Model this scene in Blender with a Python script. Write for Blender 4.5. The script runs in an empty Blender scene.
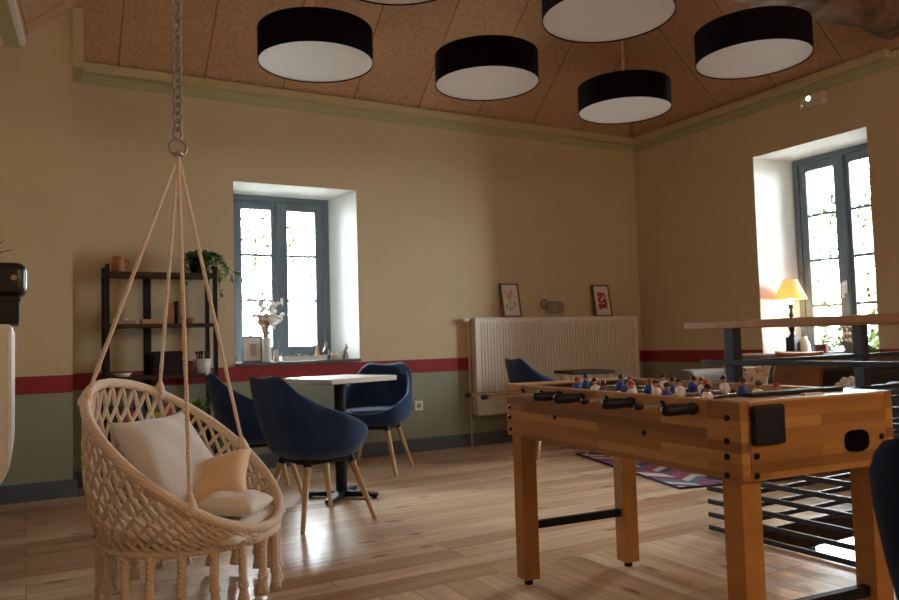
import bpy, bmesh, math, random
from mathutils import Vector, Matrix
C = bpy.context.scene.collection
PI = math.pi
ADDED_GLOBE, ADDED_SCONCE, BULB = 31., 7., 110.
rnd = random.Random(7)
sin, cos = math.sin, math.cos

# ------------------------------------------------------------------ materials
MATS = {}
def mat(name, col, rough=.6, metal=0., spec=.5, sheen=0., bump=0., bscale=60., coat=0., var=0., vscale=8., alpha=None):
    if name in MATS: return MATS[name]
    m = bpy.data.materials.new(name); m.use_nodes = True
    nt = m.node_tree; b = nt.nodes['Principled BSDF']
    b.inputs['Base Color'].default_value = (*col, 1)
    b.inputs['Roughness'].default_value = rough
    b.inputs['Metallic'].default_value = metal
    b.inputs['Specular IOR Level'].default_value = spec
    if sheen: b.inputs['Sheen Weight'].default_value = sheen
    if coat: b.inputs['Coat Weight'].default_value = coat
    tc = nt.nodes.new('ShaderNodeTexCoord')
    if var:
        n = nt.nodes.new('ShaderNodeTexNoise'); n.inputs['Scale'].default_value = vscale; n.inputs['Detail'].default_value = 6
        nt.links.new(tc.outputs['Object'], n.inputs['Vector'])
        r = nt.nodes.new('ShaderNodeValToRGB')
        r.color_ramp.elements[0].position = .3; r.color_ramp.elements[1].position = .7
        r.color_ramp.elements[0].color = (*[c*(1-var) for c in col], 1)
        r.color_ramp.elements[1].color = (*[min(1, c*(1+var)) for c in col], 1)
        nt.links.new(n.outputs['Fac'], r.inputs['Fac']); nt.links.new(r.outputs['Color'], b.inputs['Base Color'])
    if bump:
        n = nt.nodes.new('ShaderNodeTexNoise'); n.inputs['Scale'].default_value = bscale; n.inputs['Detail'].default_value = 4
        nt.links.new(tc.outputs['Object'], n.inputs['Vector'])
        bp = nt.nodes.new('ShaderNodeBump'); bp.inputs['Strength'].default_value = bump; bp.inputs['Distance'].default_value = .01
        nt.links.new(n.outputs['Fac'], bp.inputs['Height']); nt.links.new(bp.outputs['Normal'], b.inputs['Normal'])
    MATS[name] = m
    return m

def emis(name, col, s):
    m = bpy.data.materials.new(name); m.use_nodes = True
    b = m.node_tree.nodes['Principled BSDF']
    b.inputs['Base Color'].default_value = (*col, 1)
    b.inputs['Emission Color'].default_value = (*col, 1); b.inputs['Emission Strength'].default_value = s
    return m

def nd(nt, t, **kw):
    n = nt.nodes.new(t)
    for k, v in kw.items():
        if k in n.inputs: n.inputs[k].default_value = v
        else: setattr(n, k, v)
    return n

def wall_paint():
    m = bpy.data.materials.new('wall_paint'); m.use_nodes = True
    nt = m.node_tree; b = nt.nodes['Principled BSDF']; L = nt.links.new
    g = nd(nt, 'ShaderNodeNewGeometry'); s = nd(nt, 'ShaderNodeSeparateXYZ'); L(g.outputs['Position'], s.inputs[0])
    mp = nd(nt, 'ShaderNodeMapRange'); mp.inputs['From Min'].default_value = -4; mp.inputs['From Max'].default_value = 6
    L(s.outputs['Z'], mp.inputs['Value'])
    r = nd(nt, 'ShaderNodeValToRGB'); cr = r.color_ramp; cr.interpolation = 'CONSTANT'
    f = lambda z: (z+4)/10
    cr.elements[0].position = 0; cr.elements[0].color = (.60, .54, .42, 1)
    cr.elements[1].position = f(-.25); cr.elements[1].color = SAGE
    e = cr.elements.new(f(.652)); e.color = RED
    e = cr.elements.new(f(.772)); e.color = CREAM
    L(mp.outputs[0], r.inputs['Fac'])
    n = nd(nt, 'ShaderNodeTexNoise', Scale=1.2, Detail=5.0); L(g.outputs['Position'], n.inputs['Vector'])
    mx = nd(nt, 'ShaderNodeMix'); mx.data_type = 'RGBA'; mx.blend_type = 'MULTIPLY'; mx.inputs[0].default_value = .18
    L(r.outputs['Color'], mx.inputs[6]); L(n.outputs['Fac'], mx.inputs[7])
    L(mx.outputs[2], b.inputs['Base Color'])
    n2 = nd(nt, 'ShaderNodeTexNoise', Scale=45.0, Detail=4.0); L(g.outputs['Position'], n2.inputs['Vector'])
    bp = nd(nt, 'ShaderNodeBump', Strength=.12, Distance=.01); L(n2.outputs['Fac'], bp.inputs['Height']); L(bp.outputs['Normal'], b.inputs['Normal'])
    b.inputs['Roughness'].default_value = .75
    return m
SAGE = (.30, .32, .235, 1); RED = (.30, .022, .026, 1); CREAM = (.64, .51, .325, 1); SAGE_TOP = (.42, .40, .22, 1)
M_WALL = wall_paint()

def planks(name, cols, length, width, rough, grain=1., switch_y=None, knots=True, axis='X', obj_space=False):
    """long boards: random tone per board, stretched grain, knots; axis = run of the boards"""
    m = bpy.data.materials.new(name); m.use_nodes = True
    nt = m.node_tree; b = nt.nodes['Principled BSDF']; L = nt.links.new
    g = nd(nt, 'ShaderNodeNewGeometry'); tcn = nd(nt, 'ShaderNodeTexCoord')
    P = tcn.outputs['Object'] if obj_space else g.outputs['Position']
    rot = nd(nt, 'ShaderNodeMapping')
    L(P, rot.inputs['Vector'])
    if axis == 'Y': rot.inputs['Rotation'].default_value = (0, 0, PI/2)
    if axis == 'YZ': rot.inputs['Rotation'].default_value = (PI/2, 0, 0)       # boards stacked upward, run along X
    if axis == 'AZ': rot.inputs['Rotation'].default_value = (-PI/2, -PI/2, 0)
    vec = rot.outputs['Vector']
    if switch_y is not None:
        r2 = nd(nt, 'ShaderNodeMapping'); r2.inputs['Rotation'].default_value = (0, 0, PI/2); r2.inputs['Location'].default_value = (.37, .05, 0)
        L(P, r2.inputs['Vector'])
        s = nd(nt, 'ShaderNodeSeparateXYZ'); L(P, s.inputs[0])
        lt = nd(nt, 'ShaderNodeMath'); lt.operation = 'LESS_THAN'; lt.inputs[1].default_value = switch_y; L(s.outputs['Y'], lt.inputs[0])
        mv = nd(nt, 'ShaderNodeMix'); mv.data_type = 'VECTOR'; L(lt.outputs[0], mv.inputs[0]); L(vec, mv.inputs[4]); L(r2.outputs['Vector'], mv.inputs[5])
        vec = mv.outputs[1]
    br = nd(nt, 'ShaderNodeTexBrick'); br.offset = .37; br.offset_frequency = 3
    br.inputs['Scale'].default_value = 1; br.inputs['Brick Width'].default_value = length; br.inputs['Row Height'].default_value = width
    br.inputs['Mortar Size'].default_value = .0022 if knots else .0; br.inputs['Bias'].default_value = 0
    br.inputs['Color1'].default_value = (0, 0, 0, 1); br.inputs['Color2'].default_value = (1, 1, 1, 1); br.inputs['Mortar'].default_value = (.5, .5, .5, 1)
    L(vec, br.inputs['Vector'])
    ramp = nd(nt, 'ShaderNodeValToRGB'); cr = ramp.color_ramp
    cr.elements[0].color = (*cols[0], 1); cr.elements[1].color = (*cols[-1], 1)
    for i, c in enumerate(cols[1:-1]): e = cr.elements.new((i+1)/(len(cols)-1)); e.color = (*c, 1)
    L(br.outputs['Color'], ramp.inputs['Fac'])
    st = nd(nt, 'ShaderNodeMapping'); st.inputs['Scale'].default_value = (1.6, 26, 26); L(vec, st.inputs['Vector'])
    n = nd(nt, 'ShaderNodeTexNoise', Scale=1.0, Detail=7.0, Roughness=.6); L(st.outputs['Vector'], n.inputs['Vector'])
    gr = nd(nt, 'ShaderNodeValToRGB'); gr.color_ramp.elements[0].position = .3; gr.color_ramp.elements[1].position = .65
    gr.color_ramp.elements[0].color = (1-.42*grain, 1-.5*grain, 1-.55*grain, 1); gr.color_ramp.elements[1].color = (1, 1, 1, 1)
    L(n.outputs['Fac'], gr.inputs['Fac'])
    mx = nd(nt, 'ShaderNodeMix'); mx.data_type = 'RGBA'; mx.blend_type = 'MULTIPLY'; mx.inputs[0].default_value = 1
    L(ramp.outputs['Color'], mx.inputs[6]); L(gr.outputs['Color'], mx.inputs[7]); out = mx.outputs[2]
    if knots:
        ks = nd(nt, 'ShaderNodeMapping'); ks.inputs['Scale'].default_value = (1.3, 3.4, 3.4); L(vec, ks.inputs['Vector'])
        v = nd(nt, 'ShaderNodeTexVoronoi', Scale=1.0, Randomness=1.0); v.voronoi_dimensions = '2D'; L(ks.outputs['Vector'], v.inputs['Vector'])
        kr = nd(nt, 'ShaderNodeValToRGB'); kr.color_ramp.elements[0].position = .025; kr.color_ramp.elements[1].position = .085
        kr.color_ramp.elements[0].color = (.30, .17, .10, 1); kr.color_ramp.elements[1].color = (1, 1, 1, 1)
        L(v.outputs['Distance'], kr.inputs['Fac'])
        mk = nd(nt, 'ShaderNodeMix'); mk.data_type = 'RGBA'; mk.blend_type = 'MULTIPLY'; mk.inputs[0].default_value = .85
        L(out, mk.inputs[6]); L(kr.outputs['Color'], mk.inputs[7]); out = mk.outputs[2]
    md = nd(nt, 'ShaderNodeMix'); md.data_type = 'RGBA'; md.inputs[7].default_value = (*[c*.45 for c in cols[0]], 1)
    L(br.outputs['Fac'], md.inputs[0]); L(out, md.inputs[6]); L(md.outputs[2], b.inputs['Base Color'])
    b.inputs['Roughness'].default_value = rough
    bp = nd(nt, 'ShaderNodeBump', Strength=.15, Distance=.004); bp.invert = True; L(br.outputs['Fac'], bp.inputs['Height']); L(bp.outputs['Normal'], b.inputs['Normal'])
    return m
M_FLOOR = planks('pine_boards', [(.54, .33, .19), (.68, .46, .29), (.76, .54, .36), (.84, .64, .46)], 1.7, .135, .30, .75, switch_y=2.68)
M_FOOS = planks('block_wood', [(.25, .105, .026), (.42, .20, .050), (.46, .225, .058), (.58, .31, .095)], .5, .027, .36, .5, axis='YZ', knots=False, obj_space=True)
M_FOOSEND = planks('block_wood_end', [(.25, .105, .026), (.42, .20, .050), (.46, .225, .058), (.58, .31, .095)], .5, .027, .36, .5, axis='AZ', knots=False, obj_space=True)

def ceiling_board():
    m = bpy.data.materials.new('wood_fibre_board'); m.use_nodes = True
    nt = m.node_tree; b = nt.nodes['Principled BSDF']; L = nt.links.new
    uv = nd(nt, 'ShaderNodeUVMap')
    g = nd(nt, 'ShaderNodeNewGeometry')
    br = nd(nt, 'ShaderNodeTexBrick'); br.offset = .5
    br.inputs['Scale'].default_value = 1; br.inputs['Brick Width'].default_value = .62; br.inputs['Row Height'].default_value = 2.6
    br.inputs['Mortar Size'].default_value = .006; br.inputs['Color1'].default_value = (.47, .27, .145, 1); br.inputs['Color2'].default_value = (.54, .32, .175, 1)
    br.inputs['Mortar'].default_value = (.22, .12, .06, 1); L(uv.outputs['UV'], br.inputs['Vector'])
    n = nd(nt, 'ShaderNodeTexVoronoi', Scale=70.0); L(g.outputs['Position'], n.inputs['Vector'])
    r = nd(nt, 'ShaderNodeValToRGB'); r.color_ramp.elements[0].color = (.62, .6, .56, 1); r.color_ramp.elements[1].color = (1.1, 1.08, 1.05, 1)
    L(n.outputs['Color'], r.inputs['Fac'])
    mx = nd(nt, 'ShaderNodeMix'); mx.data_type = 'RGBA'; mx.blend_type = 'MULTIPLY'; mx.inputs[0].default_value = .8
    L(br.outputs['Color'], mx.inputs[6]); L(r.outputs['Color'], mx.inputs[7]); L(mx.outputs[2], b.inputs['Base Color'])
    b.inputs['Roughness'].default_value = .8
    return m
M_CEIL = ceiling_board()

def rug_mat():
    m = bpy.data.materials.new('rug_weave'); m.use_nodes = True
    nt = m.node_tree; b = nt.nodes['Principled BSDF']; L = nt.links.new
    tc = nd(nt, 'ShaderNodeTexCoord'); s = nd(nt, 'ShaderNodeSeparateXYZ'); L(tc.outputs['Object'], s.inputs[0])
    def math_(op, a, bb):
        k = nd(nt, 'ShaderNodeMath'); k.operation = op
        for i, x in enumerate((a, bb)):
            if isinstance(x, (int, float)): k.inputs[i].default_value = x
            elif x is not None: L(x, k.inputs[i])
        return k.outputs[0]
    zig = math_('PINGPONG', s.outputs['X'], .16)
    yy = math_('ADD', math_('MULTIPLY', zig, .9), s.outputs['Y'])
    row = math_('FLOOR', math_('MULTIPLY', yy, 13), None)
    colm = math_('FLOOR', math_('MULTIPLY', s.outputs['X'], 6.25), None)
    cv = nd(nt, 'ShaderNodeCombineXYZ'); L(row, cv.inputs[0]); L(colm, cv.inputs[1])
    wn = nd(nt, 'ShaderNodeTexWhiteNoise'); wn.noise_dimensions = '2D'; L(cv.outputs[0], wn.inputs['Vector'])
    r = nd(nt, 'ShaderNodeValToRGB'); cr = r.color_ramp; cr.interpolation = 'CONSTANT'
    pal = [(.50, .46, .43), (.025, .025, .06), (.24, .03, .06), (.56, .50, .46), (.22, .06, .13), (.07, .15, .19), (.50, .45, .42), (.06, .03, .07)]
    cr.elements[0].color = (*pal[0], 1); cr.elements[1].position = 1/8; cr.elements[1].color = (*pal[1], 1)
    for i in range(2, 8): e = cr.elements.new(i/8); e.color = (*pal[i], 1)
    L(wn.outputs['Value'], r.inputs['Fac'])
    L(r.outputs['Color'], b.inputs['Base Color']); b.inputs['Roughness'].default_value = .95
    return m

def rope_mat(name, col, scale=220):
    m = mat(name, col, .85, sheen=.2); nt = m.node_tree; b = nt.nodes['Principled BSDF']; L = nt.links.new
    tc = nd(nt, 'ShaderNodeTexCoord')
    w = nd(nt, 'ShaderNodeTexWave', Scale=scale/6.28, Distortion=1.5); w.bands_direction = 'DIAGONAL'
    L(tc.outputs['Object'], w.inputs['Vector'])
    bp = nd(nt, 'ShaderNodeBump', Strength=.5, Distance=.004); L(w.outputs['Fac'], bp.inputs['Height']); L(bp.outputs['Normal'], b.inputs['Normal'])
    return m

def glass_mat():
    m = bpy.data.materials.new('window_glass'); m.use_nodes = True
    nt = m.node_tree; nt.nodes.remove(nt.nodes['Principled BSDF'])
    o = nt.nodes['Material Output']; t = nd(nt, 'ShaderNodeBsdfTransparent'); gl = nd(nt, 'ShaderNodeBsdfGlossy', Roughness=.0)
    t.inputs['Color'].default_value = (.95, .97, .96, 1)
    f = nd(nt, 'ShaderNodeFresnel', IOR=1.45); mx = nd(nt, 'ShaderNodeMixShader')
    nt.links.new(f.outputs[0], mx.inputs[0]); nt.links.new(t.outputs[0], mx.inputs[1]); nt.links.new(gl.outputs[0], mx.inputs[2]); nt.links.new(mx.outputs[0], o.inputs[0])
    return m
M_GLASS = glass_mat()
def clear_glass():
    m = mat('clear_glass', (.95, .97, .97), .03); b = m.node_tree.nodes['Principled BSDF']
    b.inputs['Transmission Weight'].default_value = 1; b.inputs['IOR'].default_value = 1.2
    return m
M_CLEAR = clear_glass()

M_TRIM = mat('cornice_paint', (.50, .41, .24), .6, bump=.05)
M_REVEAL = mat('white_plaster', (.78, .77, .73), .8, bump=.08, bscale=30)
M_FRAME = mat('blue_grey_paint', (.115, .160, .195), .45, var=.06)
M_SILL = mat('slate_sill', (.10, .10, .11), .45, var=.15)
M_SKIRT = mat('skirting_paint', (.085, .105, .13), .5, var=.08)
M_BLACK = mat('black_metal', (.010, .010, .012), .5, spec=.2, var=.1)
M_RAIL = mat('rail_steel', (.030, .036, .050), .38, metal=.35, var=.15)
M_DKWOOD = mat('dark_wood', (.045, .023, .015), .55, spec=.25, var=.3, vscale=14)
M_RAILWOOD = mat('handrail_wood', (.36, .175, .075), .42, var=.18, vscale=9)
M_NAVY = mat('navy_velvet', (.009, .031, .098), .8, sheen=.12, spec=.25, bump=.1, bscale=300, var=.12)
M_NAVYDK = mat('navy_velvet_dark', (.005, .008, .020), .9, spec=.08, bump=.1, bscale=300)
M_BEECH = mat('beech_leg', (.56, .36, .19), .4, var=.1, vscale=14)
M_WHITE = mat('white_laminate', (.74, .73, .70), .3)
M_RAD = mat('radiator_enamel', (.74, .69, .61), .35)
M_PIPE = mat('painted_pipe', (.58, .49, .36), .4)
M_CHROME = mat('steel_chain', (.36, .33, .29), .42, metal=.8)
M_ROPE = rope_mat('cotton_rope', (.74, .58, .43))
M_NET = rope_mat('cotton_net', (.70, .54, .39), 300)
M_CUSHW = mat('grey_white_cotton', (.62, .57, .53), .9, bump=.25, bscale=24, sheen=.2)
M_CUSHP = mat('peach_cotton', (.78, .54, .33), .9, bump=.2, bscale=22, sheen=.2)
M_CUSHC = mat('cream_cotton', (.74, .66, .56), .9, bump=.25, bscale=22, sheen=.2)
M_DRUM = mat('black_drum_fabric', (.007, .005, .007), .95, spec=.05, bump=.1, bscale=400)
M_DIFF = mat('white_diffuser', (.82, .76, .72), .6)
M_CORD = mat('tan_cord', (.50, .30, .14), .6)
M_LEATHER = mat('dark_leather', (.030, .023, .020), .38, bump=.2, bscale=90, var=.2)
M_GREYFAB = mat('taupe_fabric', (.19, .165, .14), .9, bump=.15, bscale=200)
M_TAN = mat('tan_leather', (.27, .105, .032), .55, bump=.1, bscale=60, var=.15)
M_LEAF = mat('leaf_green', (.055, .15, .03), .5, var=.4, vscale=20)
M_LEAFL = mat('leaf_light', (.16, .30, .05), .5, var=.3, vscale=20)
M_TERRA = mat('terracotta', (.40, .16, .06), .7, var=.2)
M_PAPER = mat('paper_tan', (.48, .30, .15), .8, var=.1)
M_PAPERW = mat('paper_white', (.72, .69, .64), .8)
M_OAK = mat('oak_block', (.52, .30, .12), .55, var=.15, vscale=20)
M_REDBOX = mat('red_brown_card', (.20, .045, .03), .7, var=.2)
M_DARKBOX = mat('dark_card', (.022, .013, .015), .7, spec=.2, var=.2)
M_CERAM = mat('white_ceramic', (.78, .77, .74), .25)
M_FRAMEW = mat('brown_frame', (.16, .065, .035), .45, var=.2)
M_WIRE = mat('rusty_wire', (.26, .19, .14), .5, metal=.4)
M_BEAM = mat('old_timber', (.17, .105, .068), .9, bump=1., bscale=14, var=.65, vscale=6)
M_BOLT = mat('bolt_black', (.012, .011, .012), .35, metal=.5)
M_RUBBER = mat('black_grip', (.010, .012, .018), .5, spec=.25, bump=.05)
M_STEEL = mat('rod_steel', (.45, .43, .42), .25, metal=1.)
M_PLAYFIELD = mat('playfield_green', (.05, .10, .07), .4)
M_BARK = mat('bark', (.12, .085, .06), .9, bump=.5, bscale=30)

# ------------------------------------------------------------------ helpers
class MB:
    def __init__(s): s.bm = bmesh.new(); s.mi = 0
    def _mark(s, fs):
        for f in fs: f.material_index = s.mi
    def face(s, vs):
        f = s.bm.faces.new(vs); f.material_index = s.mi; return f
    def box(s, x0, x1, y0, y1, z0, z1, M=None):
        v = [s.bm.verts.new((M @ Vector(p)) if M else p) for p in
             [(x0,y0,z0),(x1,y0,z0),(x1,y1,z0),(x0,y1,z0),(x0,y0,z1),(x1,y0,z1),(x1,y1,z1),(x0,y1,z1)]]
        for q in [(3,2,1,0),(4,5,6,7),(0,1,5,4),(1,2,6,5),(2,3,7,6),(3,0,4,7)]: s.face([v[i] for i in q])
        return s
    def rings(s, rings, cap0=True, cap1=True, closed=False):
        vr = [[s.bm.verts.new(p) for p in r] for r in rings]; n = len(vr[0])
        R = len(vr)
        for i in range(R if closed else R-1):
            a, b = vr[i], vr[(i+1) % R]
            for j in range(n): s.face([a[j], a[(j+1) % n], b[(j+1) % n], b[j]])
        if not closed:
            if cap0: s.face(list(reversed(vr[0])))
            if cap1: s.face(vr[-1])
        return s
    def tube(s, pts, r, n=8, closed=False):
        pts = [Vector(p) for p in pts]; R = []; N = len(pts); prev = None
        for i, p in enumerate(pts):
            if closed: t = pts[(i+1) % N]-pts[i-1]
            else: t = pts[min(i+1, N-1)]-pts[max(i-1, 0)]
            if t.length < 1e-9: t = Vector((0, 0, 1))
            t.normalize()
            if prev is None:
                prev = t.cross(Vector((0, 0, 1)))
                if prev.length < .05: prev = t.cross(Vector((1, 0, 0)))
            else:
                prev = prev - t*prev.dot(t)
            prev.normalize(); bn = t.cross(prev)
            rr = r[i] if isinstance(r, (list, tuple)) else r
            R.append([p+rr*(cos(2*PI*k/n)*prev+sin(2*PI*k/n)*bn) for k in range(n)])
        return s.rings(R, closed=closed)
    def lathe(s, prof, n=32, M=None, cap0=True, cap1=True):
        R = [[(M @ Vector((r*cos(2*PI*k/n), r*sin(2*PI*k/n), z))) if M else Vector((r*cos(2*PI*k/n), r*sin(2*PI*k/n), z)) for k in range(n)] for r, z in prof]
        return s.rings(R, cap0, cap1)
    def grid(s, P, closed_u=False):
        V = [[s.bm.verts.new(p) for p in row] for row in P]
        for i in range(len(V)-1):
            m = len(V[0])
            for j in range(m if closed_u else m-1): s.face([V[i][j], V[i][(j+1) % m], V[i+1][(j+1) % m], V[i+1][j]])
        return V
    def prism(s, poly, z0, z1, M=None):
        T = lambda p: (M @ Vector(p)) if M else p
        return s.rings([[T((x, y, z0)) for x, y in poly], [T((x, y, z1)) for x, y in poly]])
    def build(s, name, mats, parent=None, smooth=False, bevel=0, subsurf=0, loc=None):
        bmesh.ops.recalc_face_normals(s.bm, faces=s.bm.faces)
        me = bpy.data.meshes.new(name); s.bm.to_mesh(me); s.bm.free()
        for m in (mats if isinstance(mats, (list, tuple)) else [mats]): me.materials.append(m)
        if smooth:
            for p in me.polygons: p.use_smooth = True
        o = bpy.data.objects.new(name, me); C.objects.link(o)
        if parent: o.parent = parent
        if loc: o.location = loc
        if bevel:
            b = o.modifiers.new('bevel', 'BEVEL'); b.width = bevel; b.segments = 3; b.limit_method = 'ANGLE'
            for p in me.polygons: p.use_smooth = True
            w = o.modifiers.new('wn', 'WEIGHTED_NORMAL')
        if subsurf:
            b = o.modifiers.new('sub', 'SUBSURF'); b.levels = subsurf; b.render_levels = subsurf
        return o

def tag(o, label, cat, group=None, kind=None):
    o['label'] = label; o['category'] = cat
    if group: o['group'] = group
    if kind: o['kind'] = kind
    return o
def thing(name, label, cat, loc=(0,0,0), rz=0, group=None):
    o = bpy.data.objects.new(name, None); o.empty_display_size = .1; C.objects.link(o)
    o.location = loc; o.rotation_euler = (0, 0, rz)
    return tag(o, label, cat, group)
def struct(o): o['kind'] = 'structure'; return o
def dup(o, parent=None):
    c = o.copy(); C.objects.link(c)
    if parent: c.parent = parent
    for ch in [x for x in bpy.data.objects if x.parent == o]: dup(ch, c)
    return c
def bx(name, m, x0, x1, y0, y1, z0, z1, parent=None, bevel=0):
    return MB().box(x0, x1, y0, y1, z0, z1).build(name, m, parent, bevel=bevel)
def lerp(a, b, t): return a+(b-a)*t

# ------------------------------------------------------------------ the room
XR, YB, ZT = 5.656, 6.004, 3.044
TAN = .85
# left wall line: from (-.03,5.68) through (-.5,0)
LX0, LY0 = -.03, 5.68
LD = Vector((-.47, -5.68)).normalized()                # along the left wall toward the camera side
LN = Vector((-LD.y, LD.x)); LN = LN if LN.x > 0 else -LN  # into the room
YF = -3.4
def lwx(y): return LX0 - .18 + (y-LY0)*LD.x/LD.y
def pl_left(x, y): return 3.05 + TAN*((Vector((x-LX0, y-LY0))).dot(LN))
def ceilz(x, y): return min(ZT+TAN*(YB-y), ZT+TAN*(XR-x), pl_left(x, y))

def wall_with_holes(name, axis, pos, a0, a1, z0, z1, holes, thick, m=M_WALL):
    """flat wall with rectangular holes, cut to a grid; axis 'Y' = wall faces along Y at y=pos, thickness outward"""
    xs = sorted({a0, a1, *[h for q in holes for h in q[:2]]}); zs = sorted({z0, z1, *[h for q in holes for h in q[2:]]})
    mb = MB()
    V = {}
    def vert(a, z, d):
        k = (a, z, d)
        if k not in V: V[k] = mb.bm.verts.new((a, pos+d, z) if axis == 'Y' else (pos+d, a, z))
        return V[k]
    solid = {}
    for i in range(len(xs)-1):
        for j in range(len(zs)-1):
            cx, cz = (xs[i]+xs[i+1])/2, (zs[j]+zs[j+1])/2
            solid[i, j] = not any(h[0] < cx < h[1] and h[2] < cz < h[3] for h in holes)
    for (i, j), ok in solid.items():
        if not ok: continue
        c = [(xs[i], zs[j]), (xs[i+1], zs[j]), (xs[i+1], zs[j+1]), (xs[i], zs[j+1])]
        for d in (0, thick): mb.face([vert(a, z, d) for a, z in c])
        for k, (di, dj) in enumerate([(0, -1), (1, 0), (0, 1), (-1, 0)]):
            if not solid.get((i+di, j+dj), False):
                p, q = c[k], c[(k+1) % 4]
                mb.face([vert(*p, 0), vert(*q, 0), vert(*q, thick), vert(*p, thick)])
    return struct(mb.build(name, m))

# the outer openings in the room faces; the splayed white linings stand inside them
W1 = (1.425, 2.470, .81, 2.272); W2 = (3.455, 4.505, .63, 2.518)
TH = .62
wall_with_holes('wall_back', 'Y', YB, -.6, XR+TH, -3.0, 6.2, [W1], TH)
wall_with_holes('wall_right', 'X', XR, YF-.3, YB, -3.0, 6.2, [W2, (2.84, 4.47, -1.75, -.30)], TH)
# left wall, angled
mb = MB()
a = Vector((lwx(YB), YB)); b_ = Vector((lwx(YF-.3), YF-.3))
mb.prism([tuple(a), tuple(b_), tuple(b_-LN*.3), tuple(a-LN*.3)], -3.0, 6.2)
struct(mb.build('wall_left', M_WALL))
WF = (.7, 2.6, .9, 2.5)
wall_with_holes('wall_front', 'Y', YF, -1.2, XR+TH, -3.0, 6.2, [], -.3)
# chimney-breast like pier in the back left corner
struct(bx('wall_pier', M_WALL, -.40, .272, 5.68, YB, 0, 4.2))
struct(bx('trim_1', M_TRIM, .272, .340, 5.66, YB, 2.905, 4.0))

# ceiling: four boarded slopes of a hipped roof
def slope(name, quad, origin, ux, uy):
    mb = MB(); vs = [mb.bm.verts.new(p) for p in quad]; mb.face(vs)
    uvl = mb.bm.loops.layers.uv.new('UVMap')
    O = Vector(origin); ux = Vector(ux).normalized(); uy = Vector(uy).normalized()
    for f in mb.bm.faces:
        for l in f.loops: l[uvl].uv = ((l.vert.co-O).dot(ux), (l.vert.co-O).dot(uy))
    o = mb.build(name, M_CEIL); so = o.modifiers.new('solid', 'SOLIDIFY'); so.thickness = .03; so.offset = 0
    return struct(o)
# hips meet at the apex where all three slopes agree
lo, hi = 0., 6.
def apex_xy(t):   # on the back/right bisector
    return XR-t, YB-t
for _ in range(60):
    t = (lo+hi)/2; x, y = apex_xy(t)
    if pl_left(x, y) > ZT+TAN*t: lo = t
    else: hi = t
AX, AY = apex_xy(t); AZ = ZT+TAN*t
# back-left corner of the eaves: where back and left planes are both at eaves height
EL = (lwx(YB)+.18, YB, ZT)
# ridge end over the front wall
def ridge_x(y):
    lo, hi = -1., 6.
    for _ in range(60):
        m = (lo+hi)/2
        if pl_left(m, y) < ZT+TAN*(XR-m): lo = m
        else: hi = m
    return m
FX = ridge_x(YF-.3); FZ = ZT+TAN*(XR-FX)
ext = .5; dz = TAN*ext
slope('ceiling', [(EL[0]-ext, YB+ext, ZT-dz), (XR+ext, YB+ext, ZT-dz), (AX, AY, AZ)], (-.34, YB, ZT), (1, 0, 0), (0, -1, TAN))
slope('ceiling', [(XR+ext, YB+ext, ZT-dz), (XR+ext, YF-.3, ZT-dz), (FX, YF-.3, FZ), (AX, AY, AZ)], (XR, 3.888, ZT), (0, 1, 0), (-1, 0, TAN))
la = Vector((EL[0], YB))-LN*ext; lb = Vector((lwx(YF-.3)+.18, YF-.3))-LN*ext
slope('ceiling', [(EL[0]-ext, YB+ext, ZT-dz), (lb.x, lb.y, 3.05-dz), (FX, YF-.3, FZ), (AX, AY, AZ)], (EL[0], 5.2, ZT), (LD.x, LD.y, 0), (LN.x, LN.y, TAN))

M_BAND = mat('sage_band', (.42, .40, .22), .7)
# hip strip
def bar_between(mb, p, q, w, t, up=(0, 0, 1)):
    p, q = Vector(p), Vector(q); d = (q-p).normalized(); s = d.cross(Vector(up)).normalized(); u = s.cross(d)
    R = [[c+s*sx*w/2+u*sz*t/2 for sx, sz in ((-1,-1),(1,-1),(1,1),(-1,1))] for c in (p, q)]
    return mb.rings(R)
mb = MB(); bar_between(mb, (XR-.02, YB-.02, ZT+.005), (AX, AY, AZ-.01), .055, .03)
struct(mb.build('trim_2', M_RAILWOOD))
# cornice boards
struct(MB().prism([(.272, YB), (XR, YB), (XR, YB-.075), (.272, YB-.075)], 2.975, ZT).build('trim_3', M_TRIM, bevel=.008))
struct(MB().prism([(XR, YB-.075), (XR, 3.235), (XR-.075, 3.235), (XR-.075, YB-.075)], 2.975, ZT).build('trim_4', M_TRIM, bevel=.008))
mb = MB(); p0 = Vector((lwx(LY0), LY0)); p1 = Vector((lwx(YF), YF))
mb.prism([tuple(p0), tuple(p1), tuple(p1+LN*.20), tuple(p0+LN*.20)], 2.995, 3.06); struct(mb.build('trim_5', M_REVEAL))
mb = MB(); mb.prism([tuple(p0), tuple(p1), tuple(p1+LN*.17), tuple(p0+LN*.17)], 2.975, 2.995); struct(mb.build('trim_10', M_BAND))
# sage band painted under the cornice
struct(bx('trim_8', M_BAND, .34, XR-.004, YB-.012, YB, 2.905, 2.975)); struct(bx('trim_9', M_BAND, XR-.012, XR, 2.9, YB-.012, 2.905, 2.975))
# old tie beam
mb = MB(); R = []
rb = random.Random(3)
for i in range(40):
    x = lerp(XR+.1, -.2, i/39); ring = []
    for k in range(14):
        a = 2*PI*k/14; q = abs(cos(a))**4+abs(sin(a))**4; rr = .15/q**.25*(1+rb.uniform(-.09, .09))
        ring.append((x, 3.08+rr*cos(a)*.95+.02*sin(x*2.2), 3.215+rr*sin(a)+.02*sin(x*1.3)))
    R.append(ring)
mb.rings(R); struct(mb.build('trim_6', M_BEAM, smooth=True))
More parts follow.
